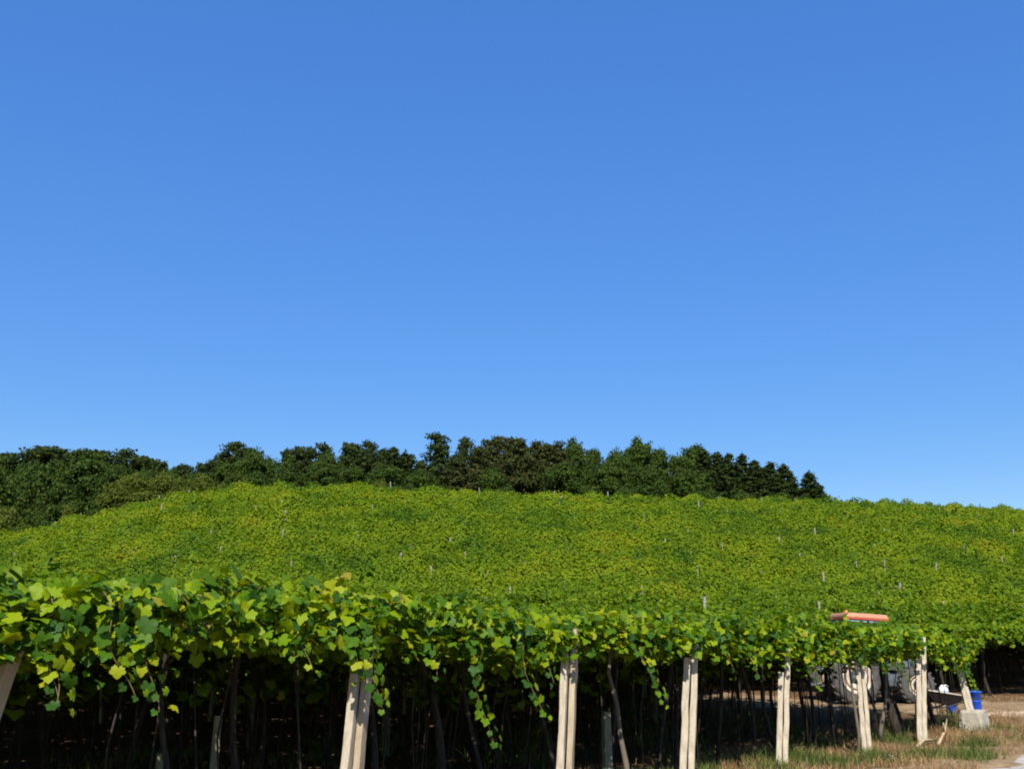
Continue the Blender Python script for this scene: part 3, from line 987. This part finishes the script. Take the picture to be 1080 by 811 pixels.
# fenders
for sd in (-1, 1):
    f_ = MB()
    pts = []
    for i in range(9):
        a = R(20 + i * 17)
        pts.append((.1 + .80 * math.cos(a), .72 + .80 * math.sin(a)))
    inner = [(.1 + (x - .1) * .95, .72 + (z - .72) * .95) for x, z in pts[::-1]]
    y0, y1 = sorted((sd * .40, sd * .80))
    f_.prism(pts + inner, y0, y1)
    f_.build('fender', M['iron'], T)
# cab
for px_, py_, lean in ((.12, -.50, -.03), (.12, .50, -.03), (1.14, -.50, .05), (1.14, .50, .05)):
    MB().tube([(px_ - lean, py_, 1.2), (px_, py_ * .96, 2.18)], [.045, .038], 6).build('cab_pillar', M['cab_blue'], T)
m = MB(); m.box(.63, -.48, 2.12, 1.0, .05, .07); m.box(.63, .48, 2.12, 1.0, .05, .07); m.box(.12, 0, 2.12, .05, .9, .07); m.box(1.14, 0, 2.12, .05, .9, .07)
m.build('cab_header', M['cab_blue'], T)
for sd in (-1, 1): MB().box(.63, sd * .48, 1.63, .93, .012, .8).build('side_window', M['glass'], T)
MB().box(1.13, 0, 1.65, .012, .86, .78).build('windscreen', M['glass'], T)
rf = MB().box(0, 0, 0, 1.20, 1.12, .13, .04, taper=(.95, .93)).build('cab_roof', M['orange'], T, (.65, 0, 2.255), (0, R(3.5), 0))
link('roof_lip', MB().box(0, 0, -.078, 1.17, 1.08, .04).mesh('roof_lip', M['red']), rf)
bc = MB().lathe([(.055, 0), (.055, .025), (.045, .04), (.045, .07), (.03, .095), (.001, .10)], 16).build('beacon', M['amber'], T, (.14, -.35, 2.32))
m = MB(); m.tube([(.12, -.48, 2.06), (.02, -.58, 2.14), (-.01, -.58, 2.14)], .015, 6); m.box(-.03, -.58, 2.12, .12, .09, .10, .02)
m.build('work_lamp', M['black'], T)
sw = MB(); sw.lathe([(.17, -.012), (.185, 0), (.17, .012), (.155, 0)], 24, closed=True); sw.tube([(0, 0, 0), (0, 0, -.4)], .02, 6); sw.box(0, 0, 0, .33, .03, .015); sw.box(0, 0, 0, .03, .33, .015)
sw.build('steering_wheel', M['black'], T, (.95, 0, 1.45), (0, R(-35), 0))
m = MB(); m.box(.5, 0, 1.12, .45, .45, .12, .04); m.box(.28, 0, 1.38, .1, .45, .45, .04); m.build('seat', M['black'], T)
MB().tube([(1.25, -.2, 1.38), (1.25, -.2, 1.65), (1.28, -.2, 1.72)], .028, 8).build('exhaust_pipe', M['black'], T)
m = MB(); m.tube([(-.15, -.3, .55), (-.75, -.35, .45)], .03, 6); m.tube([(-.15, .3, .55), (-.75, .35, .45)], .03, 6); m.tube([(-.15, 0, .95), (-.7, 0, .85)], .025, 6)
m.build('hitch', M['iron'], T)

# ------------------------------------------------------------ wheelbarrow, jug and blue tubs
bx_, by_ = 9.92, 25.3
Bw = empty('wheelbarrow', (bx_, by_, hz(bx_, by_) + .03), R(4))
tag(Bw, 'dark metal wheelbarrow with a pale rim behind the last leaning posts', 'wheelbarrow')
tr = MB()
botm = [(-.30, .30), (.34, .22), (.34, .22)]
v = [(-.42, -.30, .60), (.52, -.30, .46), (.52, .30, .46), (-.42, .30, .60), (-.2, -.2, .32), (.32, -.2, .24), (.32, .2, .24), (-.2, .2, .32)]
bv = [tr.bm.verts.new(p) for p in v]
for f in ((0, 1, 5, 4), (1, 2, 6, 5), (2, 3, 7, 6), (3, 0, 4, 7), (4, 5, 6, 7)): tr.bm.faces.new([bv[i] for i in f])
bmesh.ops.solidify(tr.bm, geom=list(tr.bm.faces), thickness=.012)
tray = tr.build('tray', M['barrow'], Bw)
rim = MB().tube([v[0], v[1], v[2], v[3], v[0]], .018, 6)
link('tray_rim', rim.mesh('tray_rim', M['cream']), tray)
fr = MB()
for sd in (-1, 1): fr.tube([(-.42, sd * .06, .17), (.1, sd * .2, .22), (.6, sd * .27, .38), (.95, sd * .28, .42)], .017, 6); fr.tube([(.3, sd * .22, .26), (.42, sd * .24, .0)], .015, 6)
fr.build('frame', M['barrow'], Bw)
w_ = MB(); w_.lathe([(.11, -.04), (.16, -.045), (.18, -.02), (.18, .02), (.16, .045), (.11, .04)], 28, 'Y', closed=True)
ww = w_.build('wheel', M['black'], Bw, (-.34, 0, .18))
h_ = MB(); h_.lathe([(.112, -.02), (.112, .02), (.03, .05), (.03, -.05)], 20, 'Y', closed=True); link('rim', h_.mesh('rim', M['rim_brown']), ww)
jg = MB().lathe([(.13, 0), (.16, .02), (.165, .26), (.14, .34), (.07, .40), (.05, .44), (.001, .44)], 24)
jo = jg.build('plastic_jug', M['white'], loc=(bx_ + .12, by_, hz(bx_, by_) + .42)); tag(jo, 'white plastic jug with a pale blue band sitting in the wheelbarrow', 'jug')
jo.scale = (.72, .72, .72)
bd = MB().lathe([(.163, .15), (.170, .16), (.170, .25), (.163, .26)], 24); link('label_band', bd.mesh('label_band', M['blue_grey']), jo)
hb = MB().tube([(.12, 0, .33), (.18, 0, .38), (.12, 0, .425), (.04, 0, .43)], .015, 6); link('handle', hb.mesh('handle', M['white']), jo)


def tub(x, y, label, h, r):
    q = MB(); q.lathe([(r * .82, 0), (r * .84, .01), (r * .97, h - .04), (r * 1.06, h - .035), (r * 1.06, h), (r * .95, h), (r * .80, .03), (.001, .03)], 28)
    q.lathe([(r * .91, h * .55), (r * .96, h * .57), (r * .96, h * .60), (r * .92, h * .62)], 28, closed=True)
    o = q.build('plastic_tub', M['blue'], loc=(x, y, hz(x, y) - .01)); tag(o, label, 'tub')
    for sd in (-1, 1):
        hh = MB().tube([(sd * r * 1.02, -.06, h - .02), (sd * r * 1.16, -.05, h - .03), (sd * r * 1.16, .05, h - .03), (sd * r * 1.02, .06, h - .02)], .012, 6)
        link('handle', hh.mesh('handle', M['blue']), o)


tub(11.07, 26.0, 'bright blue plastic tub just right of the last leaning posts', .56, .135)
tub(10.72, 26.6, 'blue plastic tub half hidden behind the last leaning posts', .3, .12)
# pale stone slab by the track
m = MB().box(0, 0, .04, 1.2, .3, .12, .02).jitter(.006); tag(m.build('stone_slab', M['granite'], loc=(13.4, 25.2, float(gsurf(13.4, 25.2))), rot=(0, 0, R(-14))), 'long pale stone slab lying beside the dirt track at the right edge', 'slab')

# ------------------------------------------------------------ grass
def blades(n, pos, hmin, hmax, wd):
    x, y = pos
    z = gsurf(x, y)
    a = rng.uniform(0, 6.28, n); h = rng.uniform(hmin, hmax, n); ln = rng.normal(0, .45, (n, 2)) * h[:, None]
    b0 = np.stack([x - np.cos(a) * wd, y - np.sin(a) * wd, z - .01], 1); b1 = np.stack([x + np.cos(a) * wd, y + np.sin(a) * wd, z - .01], 1)
    m0 = np.stack([x + ln[:, 0] * .4, y + ln[:, 1] * .4, z + h * .6], 1)
    t = np.stack([x + ln[:, 0], y + ln[:, 1], z + h], 1)
    V = np.stack([b0, b1, m0 + (b1 - b0) * .3, m0 - (b1 - b0) * .3, t], 1).reshape(-1, 3)
    F = np.array([(0, 1, 2), (0, 2, 3), (3, 2, 4)])[None] + (np.arange(n) * 5)[:, None, None]
    return V, F.reshape(-1, 3)


def scatter(n, k0, k1, n0, n1, clump=.5, thr=.35, seed=0.0):
    k = rng.uniform(k0, k1, n); nn = rng.uniform(n0, n1, n)
    x = L0[0] + LU[0] * k + N[0] * nn; y = L0[1] + LU[1] * k + N[1] * nn
    f = .5 + .25 * np.sin(2.3 * x + seed + np.sin(y * 1.7)) + .25 * np.sin(1.9 * y + 2 * seed + np.sin(2.6 * x)) + rng.normal(0, .12, n)
    kp = f > thr
    return x[kp], y[kp]


def thin(p, fn): m_ = fn(*p); return p[0][m_], p[1][m_]


p1 = scatter(62000, .5, 8.5, -2.25, 1.6, thr=.46)
p2 = scatter(9000, -1, 8, .6, 9, thr=.6, seed=2)
x2 = rng.uniform(7, 18, 26000); y2 = rng.uniform(21.5, 31, 26000)
m_ = (np.abs(y2 - 26.0) > 1.0) & (rng.random(26000) < np.where(y2 < 26, .55, .8)) & (x2 > 9.4 - .58 * (y2 - 23)) & (np.hypot(x2 - 10.2, y2 - 29) > 1.2)
p3 = (x2[m_], y2[m_])
PX = np.concatenate([p1[0], p2[0]]); PY = np.concatenate([p1[1], p2[1]])
V, F = join([blades(len(PX), (PX, PY), .03, .17, .006), blades(len(p3[0]), p3, .03, .10, .007)])
tag(link('dry_grass', np_mesh('dry_grass', V, F, M['dry_grass'])), 'dry straw coloured grass on the earth in front of the posts', 'grass', kind='stuff')
p1 = scatter(30000, .5, 8, -2.1, 1.2, thr=.86, seed=4.2)
p2 = scatter(30000, -1, 8, .6, 9, thr=.74, seed=1)
cx = []
for (k, n) in ((4.35, -.75), (4.1, -.35), (4.6, -1.2), (3.5, -.3), (4.8, -1.75), (5.6, -1.2), (2.7, .4), (3.2, .3)):
    x, y = edge(k, n); m_ = 340
    cx.append(np.stack([rng.normal(x, .16, m_), rng.normal(y, .16, m_)], 1))
cx = np.concatenate(cx)
PX = np.concatenate([p1[0], p2[0], cx[:, 0]]); PY = np.concatenate([p1[1], p2[1], cx[:, 1]])
V, F = blades(len(PX), (PX, PY), .05, .26, .008)
tag(link('green_grass', np_mesh('green_grass', V, F, M['green_grass'])), 'green tufts of grass and weeds among the dry grass', 'grass', kind='stuff')

# ------------------------------------------------------------ trees along the crest
def crown_mesh(name, lobes, mat, per, lsz, shell=.55):
    parts = []
    for (x, y, z, rx_, ry_, rz_) in lobes:
        nL = max(20, int(per * (rx_ * ry_ + rx_ * rz_ + ry_ * rz_) / 3))
        d = unit(rnd(nL))
        rad = (shell + (1 - shell) * rng.random((nL, 1)) ** .5) * (1 + .34 * np.sin(5 * d[:, :1] + x * 3) * np.sin(4 * d[:, 2:3] + z * 2))
        rad = rad * (1 + np.minimum(np.abs(rng.normal(0, .17, (nL, 1))), .32))
        P = np.array((x, y, z)) + d * rad * np.array((rx_, ry_, rz_))
        nr = d + rnd(nL, .55) + np.array((0, 0, .25))
        parts.append(leaves(P, nr, rnd(nL), lsz * rng.uniform(.6, 1.5, nL), T_Q))
    V, F = join(parts)
    return np_mesh(name, V, F, mat)


def rlobes(rr, n, fn): return [fn(rr, i, n) for i in range(n)]


def tree_proto(kind, seed):
    rr = random.Random(seed)
    root = empty(kind[0])
    H = 10.0
    lobes = []
    tm = MB()
    if kind[1] == 'broad':
        limbs = []
        for i in range(26):
            a = rr.uniform(0, 6.28); t = rr.random(); rad = 3.3 * math.sin(math.pi * (.15 + .8 * t)) * math.sqrt(rr.uniform(.25, 1))
            z = 2.3 + 6.6 * t
            s = rr.uniform(.9, 1.5)
            lobes.append((rad * math.cos(a), rad * math.sin(a), z, s * 1.15, s * 1.15, s * .8))
        tm.tube([(0, 0, -1), (.1, .05, 2), (.2, .1, 4.5), (.15, 0, 7)], [.35, .28, .2, .08], 8)
        for l_ in lobes[::3]: tm.tube([(.15, .05, max(1.6, l_[2] * .45)), (l_[0] * .6, l_[1] * .6, l_[2] * .8), l_[:3]], [.14, .09, .03], 6)
        cr = crown_mesh('crown', lobes, kind[2], 300, .30)
    elif kind[1] == 'pine':
        # bare lower trunk, uneven layered head
        lean = rr.uniform(-.8, .8)
        nb = 26; z0 = 4.9 if kind[2] == M['brown_leaf'] else 3.6
        for i in range(nb):
            t = i / (nb - 1); z = z0 + (9.7 - z0) * t
            a = i * 2.4 + rr.uniform(-.4, .4); rad = (1.75 - 1.25 * t ** 2) * rr.uniform(.35, 1.05)
            s = rr.uniform(.45, 1.0) * (1.08 - .35 * t)
            lobes.append((lean * t + rad * math.cos(a), rad * math.sin(a), z, s * 1.15, s * 1.15, s * .62))
        tm.tube([(0, 0, -1), (lean * .1, 0, 2.5), (lean * .4, 0, 5.5), (lean * .9, 0, 9.2)], [.24, .2, .15, .05], 8)
        for l_ in lobes: tm.tube([(lean * (l_[2] - z0) / (9.7 - z0), 0, l_[2] - .5), l_[:3]], [.06, .025], 5)
        cr = crown_mesh('crown', lobes, kind[2], 380, .25, .3)
    elif kind[1] == 'cone':
        nb = 46
        for i in range(nb):
            t = (i / (nb - 1)) ** .9; z = .9 + 8.7 * t
            a = i * 2.4 + rr.uniform(-.3, .3); rad = 2.0 * (1 - t) ** .85 * rr.uniform(.5, 1.0)
            s = .30 + .72 * (1 - t) * rr.uniform(.8, 1.2)
            lobes.append((rad * math.cos(a), rad * math.sin(a), z, s, s, s * .75))
        lobes.append((0, 0, 9.6, .16, .16, .5))
        tm.tube([(0, 0, -1), (0, 0, 4), (0, 0, 9.4)], [.24, .16, .03], 8)
        for l_ in lobes[:-1:2]: tm.tube([(0, 0, l_[2] + .1), l_[:3]], [.05, .02], 5)
        cr = crown_mesh('crown', lobes, kind[2], 420, .24, .3)
    else:   # bush: branches from the ground
        for i in range(16):
            a = rr.uniform(0, 6.28); t = rr.random(); rad = 3.6 * math.sqrt(rr.random()) * (1 - .45 * t)
            s = rr.uniform(1.2, 2.0)
            lobes.append((rad * math.cos(a), rad * math.sin(a), 1.6 + 6.6 * t, s, s, s * .95))
        for l_ in lobes[::2]: tm.tube([(0, 0, -1), (l_[0] * .5, l_[1] * .5, l_[2] * .5), l_[:3]], [.2, .12, .04], 6)
        cr = crown_mesh('crown', lobes, kind[2], 160, .42)
    link('crown', cr, root)
    link('trunk', tm.mesh('trunk', M['pale_trunk'] if kind[1] == 'pine' else M['bark']), root)
    return root


KINDS = {'broad': ('broadleaf_tree', 'broad', M['broad_leaf']), 'olive': ('broadleaf_tree', 'broad', M['olive_leaf']), 'pine': ('pine_tree', 'pine', M['pine_leaf']),
         'brown': ('pine_tree', 'pine', M['brown_leaf']), 'cone': ('conifer_tree', 'cone', M['pine_leaf']), 'bush': ('shrub', 'bush', M['olive_leaf']), 'ybush': ('shrub', 'bush', M['yellow_leaf']), 'dbush': ('shrub', 'bush', M['broad_leaf'])}
NV = {'broad': 3, 'olive': 2, 'pine': 3, 'brown': 3, 'cone': 3, 'bush': 2, 'ybush': 1, 'dbush': 2}
SHELF, TUSED = {}, set()
for kk in KINDS:
    SHELF[kk] = [tree_proto(KINDS[kk], ord(kk[0]) % 7 + 11 * i + len(kk)) for i in range(NV[kk])]
fpx = 1100.0; cp, sp = math.cos(PITCH), math.sin(PITCH)
BASEW = {'broad': 7.2, 'olive': 7.6, 'pine': 2.7, 'brown': 2.7, 'cone': 1.7, 'bush': 9.5, 'ybush': 9.5, 'dbush': 9.5}
CATS = {'broad': 'tree', 'olive': 'tree', 'pine': 'pine tree', 'brown': 'pine tree', 'cone': 'conifer', 'bush': 'shrub', 'ybush': 'shrub', 'dbush': 'shrub'}
DEF = {'broad': ('dark green round crowned tree in the wood along the crest', 'round crowned trees in the crest wood'),
       'olive': ('olive green tree at the edge of the wood above the vines on the left', 'olive green trees at the wood edge'),
       'pine': ('dark green pine of the wood on the skyline', 'dark pines on the skyline'),
       'brown': ('browned pine with a pale trunk near the middle of the wood', 'browned pines in the middle of the wood'),
       'cone': ('dark pointed conifer in the right hand part of the wood', 'pointed conifers in the wood'),
       'bush': ('low olive shrub at the foot of the wood behind the vines', 'olive shrubs at the foot of the wood'),
       'ybush': ('yellow green shrub at the foot of the wood', 'yellow green shrubs'),
       'dbush': ('low dark green shrub filling the foot of the wood', 'dark shrubs at the foot of the wood')}
tcount = {}


def tree(kind, az, topz, Y, wid, label=None):
    """az: x/y bearing, topz: height of the top above the ground plane, Y: distance, wid: crown width in metres"""
    x = az * Y
    zb = hz(x, Y) - .3
    H = max(1.2, topz - zb)
    i = tcount.get(kind, 0); tcount[kind] = i + 1
    p = SHELF[kind][i % NV[kind]]
    if (kind, i % NV[kind]) in TUSED: o = copy_tree(p)
    else: o = p; TUSED.add((kind, i % NV[kind]))
    o.location = (x, Y, zb)
    o.rotation_euler = (0, 0, random.uniform(0, 6.28))
    s = wid / BASEW[kind]
    o.scale = (s, s, H / 10.0)
    if label: tag(o, label, CATS[kind])
    else: tag(o, DEF[kind][0], CATS[kind], DEF[kind][1])
    return o


TREES = [
    ('pine', -0.5113, 30.79, 156, 5.39, None),
    ('pine', -0.5004, 32.22, 162, 5.59, None),
    ('pine', -0.4877, 31.37, 156, 5.39, None),
    ('pine', -0.4741, 31.86, 157, 6.25, None),
    ('pine', -0.4577, 31.38, 153, 6.5, None),
    ('pine', -0.4419, 31.77, 155, 6.17, None),
    ('pine', -0.4268, 30.37, 150, 5.98, None),
    ('pine', -0.411, 30.61, 152, 5.25, None),
    ('pine', -0.3992, 30.89, 152, 4.84, None),
    ('pine', -0.3844, 32.44, 160, 5.1, None),
    ('pine', -0.371, 30.41, 154, 4.5, None),
    ('pine', -0.358, 31.58, 161, 5.56, None),
    ('pine', -0.3425, 29.33, 156, 3.31, None),
    ('pine', -0.3345, 29.55, 154, 2.86, None),
    ('pine', -0.3241, 28.8, 153, 3.66, None),
    ('pine', -0.3159, 28.58, 151, 3.21, None),
    ('pine', -0.3067, 29.62, 156, 3.31, None),
    ('broad', -0.5027, 28.64, 146, 5.35, None),
    ('broad', -0.4706, 28.73, 145, 5.31, None),
    ('broad', -0.4411, 28.73, 145, 5.31, None),
    ('broad', -0.4106, 28.78, 146, 5.35, None),
    ('broad', -0.3828, 28.27, 144, 4.75, None),
    ('broad', -0.3546, 27.82, 146, 4.55, None),
    ('broad', -0.3294, 26.96, 145, 4.25, None),
    ('broad', -0.3082, 26.66, 144, 3.69, None),
    ('broad', -0.4499, 23.77, 121, 6.87, 'big dark rounded tree left of centre in the leafy mass at the far left'),
    ('broad', -0.4136, 24.83, 123, 8.34, 'largest spreading tree of the leafy mass on the left shoulder'),
    ('broad', -0.3814, 22.96, 119, 5.45, None),
    ('broad', -0.4767, 23.4, 124, 6.36, None),
    ('broad', -0.5082, 23.27, 122, 5.59, None),
    ('broad', -0.4312, 20.25, 114, 5.74, None),
    ('olive', -0.3782, 20.8, 116, 4.25, None),
    ('olive', -0.3586, 21.03, 113, 4.76, None),
    ('olive', -0.34, 20.82, 113, 4.14, None),
    ('olive', -0.3195, 20.63, 115, 4.21, None),
    ('olive', -0.2995, 21.29, 117, 4.29, None),
    ('olive', -0.2824, 20.1, 115, 2.95, None),
    ('ybush', -0.4233, 16.15, 103.5, 3.03, 'bright yellow green shrub just above the vines on the left shoulder'),
    ('bush', -0.4862, 16.98, 104, 4.38, None),
    ('bush', -0.5057, 15.74, 104, 3.81, None),
    ('bush', -0.4637, 14.79, 104, 3.43, None),
    ('dbush', -0.4506, 15.13, 103, 3.4, None),
    ('dbush', -0.3976, 15.89, 103, 2.83, None),
    ('dbush', -0.3833, 16.26, 103, 2.45, None),
    ('dbush', -0.4702, 14.01, 103, 2.83, None),
    ('pine', -0.2913, 26.53, 136, 3.24, None),
    ('pine', -0.2807, 28.24, 141, 3.36, None),
    ('pine', -0.2684, 29.7, 141, 3.62, None),
    ('pine', -0.2571, 28.77, 139, 3.31, None),
    ('pine', -0.2218, 29.1, 142, 3.12, None),
    ('pine', -0.2108, 28.97, 140, 2.56, None),
    ('pine', -0.1989, 28.9, 139, 2.8, None),
    ('broad', -0.2516, 27.33, 131, 5.28, None),
    ('broad', -0.2763, 24.58, 128, 4.69, None),
    ('broad', -0.2354, 25.78, 128, 4.69, None),
    ('broad', -0.1803, 26.5, 128, 3.99, None),
    ('pine', -0.1786, 29.63, 142, 3.38, None),
    ('pine', -0.1648, 30.1, 143, 3.14, None),
    ('pine', -0.15, 29.1, 138, 3.03, None),
    ('pine', -0.1352, 29.76, 140, 2.82, None),
    ('pine', -0.1248, 29.62, 144, 2.9, None),
    ('pine', -0.0997, 28.62, 143, 2.88, None),
    ('cone', -0.1147, 27.92, 134, 3.19, None),
    ('cone', -0.1459, 27.36, 135, 3.71, None),
    ('cone', -0.1035, 27.55, 136, 3.24, None),
    ('cone', -0.0885, 26.71, 137, 3.01, None),
    ('broad', -0.1842, 23.03, 120, 5.05, None),
    ('broad', -0.1197, 23.38, 122, 5.59, None),
    ('broad', -0.0874, 22.87, 121, 4.43, None),
    ('broad', -0.1518, 23.22, 123, 4.51, None),
    ('broad', -0.2162, 22.64, 121, 4.88, None),
    ('broad', -0.2483, 22.7, 122, 4.47, None),
    ('bush', -0.2615, 19.27, 108, 2.18, None),
    ('bush', -0.2804, 18.77, 108, 1.98, None),
    ('bush', -0.1284, 19.17, 108, 2.37, None),
    ('bush', -0.2339, 19.17, 108, 2.18, None),
    ('pine', -0.0659, 28.19, 128, 3.99, 'tall leaning pine standing highest on the skyline, left of the middle'),
    ('pine', -0.0482, 28.56, 131, 2.4, 'slim tall pine right beside the leaning highest pine'),
    ('brown', -0.0324, 26.93, 129, 3.07, None),
    ('brown', -0.0232, 28.6, 133, 2.68, None),
    ('brown', -0.0121, 28.98, 133, 3.17, None),
    ('brown', 0.0009, 28.03, 129, 3.07, None),
    ('brown', 0.012, 27.66, 129, 2.84, None),
    ('brown', 0.0241, 27.62, 130, 2.86, None),
    ('brown', 0.0352, 27.5, 130, 2.86, None),
    ('brown', 0.0463, 27.5, 130, 2.62, None),
    ('brown', -0.0535, 23.47, 120, 3.3, 'browned pine with a clear pale trunk below the leaning highest pine'),
    ('broad', 0.0593, 28.47, 133, 4.38, None),
    ('broad', 0.0759, 28.1, 133, 4.87, None),
    ('broad', 0.0999, 26.93, 129, 4.25, None),
    ('broad', 0.1241, 28.07, 131, 6.0, None),
    ('broad', 0.1407, 27.7, 131, 4.8, None),
    ('broad', 0.1109, 26.45, 129, 4.73, None),
    ('broad', 0.1776, 27.06, 129, 5.91, None),
    ('broad', 0.1589, 27.22, 133, 4.38, None),
    ('broad', 0.0535, 23.77, 121, 5.98, None),
    ('broad', 0.0921, 22.96, 119, 5.45, None),
    ('broad', 0.1336, 23.14, 120, 5.49, None),
    ('broad', 0.1703, 22.91, 120, 5.49, None),
    ('broad', -0.0184, 22.29, 119, 4.36, None),
    ('cone', 0.2106, 25.71, 127, 2.79, None),
    ('cone', 0.2234, 25.4, 126, 3.0, None),
    ('cone', 0.236, 24.5, 125, 2.75, None),
    ('cone', 0.2507, 24.45, 126, 3.0, None),
    ('cone', 0.2634, 23.92, 125, 2.98, None),
    ('cone', 0.2694, 23.45, 127, 1.63, None),
    ('cone', 0.1995, 25.44, 125, 3.21, None),
    ('cone', 0.1867, 25.99, 126, 3.0, None),
    ('cone', 0.243, 24.1, 128, 3.05, None),
    ('cone', 0.2573, 22.7, 124, 2.95, None),
    ('cone', 0.2877, 22.3, 121, 2.66, 'single pointed conifer standing apart at the right end of the wood'),
    ('cone', 0.296, 21.0, 122, 1.79, 'small conifer leaning against the single pointed one at the right end'),
    ('cone', 0.3017, 19.62, 121, 1.0, 'tiny last conifer of the wood at the far right end'),
    ('dbush', -0.0092, 19.1, 112, 3.08, None),
    ('dbush', 0.0275, 18.99, 112, 3.08, None),
    ('dbush', 0.0734, 19.61, 112, 3.08, None),
    ('dbush', 0.11, 19.41, 112, 3.08, None),
    ('dbush', 0.1467, 19.61, 112, 3.49, None),
    ('dbush', 0.1833, 19.41, 112, 3.49, None),
    ('dbush', 0.2199, 19.2, 112, 3.49, None),
    ('dbush', 0.2564, 18.99, 112, 3.08, None),
    ('dbush', 0.279, 18.58, 112, 2.05, None),
    ('dbush', -0.2202, 19.82, 112, 2.67, None),
    ('dbush', -0.1927, 19.93, 112, 3.08, None),
    ('dbush', -0.1605, 19.82, 112, 3.08, None),
    ('dbush', -0.1009, 19.61, 112, 3.08, None),
    ('dbush', -0.0715, 19.61, 112, 2.87, None),
    ('broad', -0.2783, 27.55, 143, 5.24, None),
    ('broad', -0.2446, 28.54, 144, 5.27, None),
    ('broad', -0.2104, 27.97, 141, 5.16, None),
    ('broad', -0.1736, 28.37, 141, 5.16, None),
    ('broad', -0.1404, 28.37, 141, 5.16, None),
    ('broad', -0.1106, 27.45, 141, 4.65, None),
    ('broad', -0.0323, 28.96, 142, 4.68, None),
    ('broad', -0.0046, 29.62, 144, 4.75, None),
    ('broad', 0.0231, 28.83, 142, 4.68, None),
    ('broad', 0.0462, 28.89, 143, 4.45, None),
    ('ybush', 0.1052, 17.47, 106, 2.14, 'low yellow green bush at the foot of the round crowned trees'),
]
for t_ in TREES: tree(*t_)
for kk in SHELF:          # a kind that was never planted leaves nothing behind
    for i_, p_ in enumerate(SHELF[kk]):
        if (kk, i_) not in TUSED:
            for ch_ in list(p_.children): bpy.data.objects.remove(ch_)
            bpy.data.objects.remove(p_)
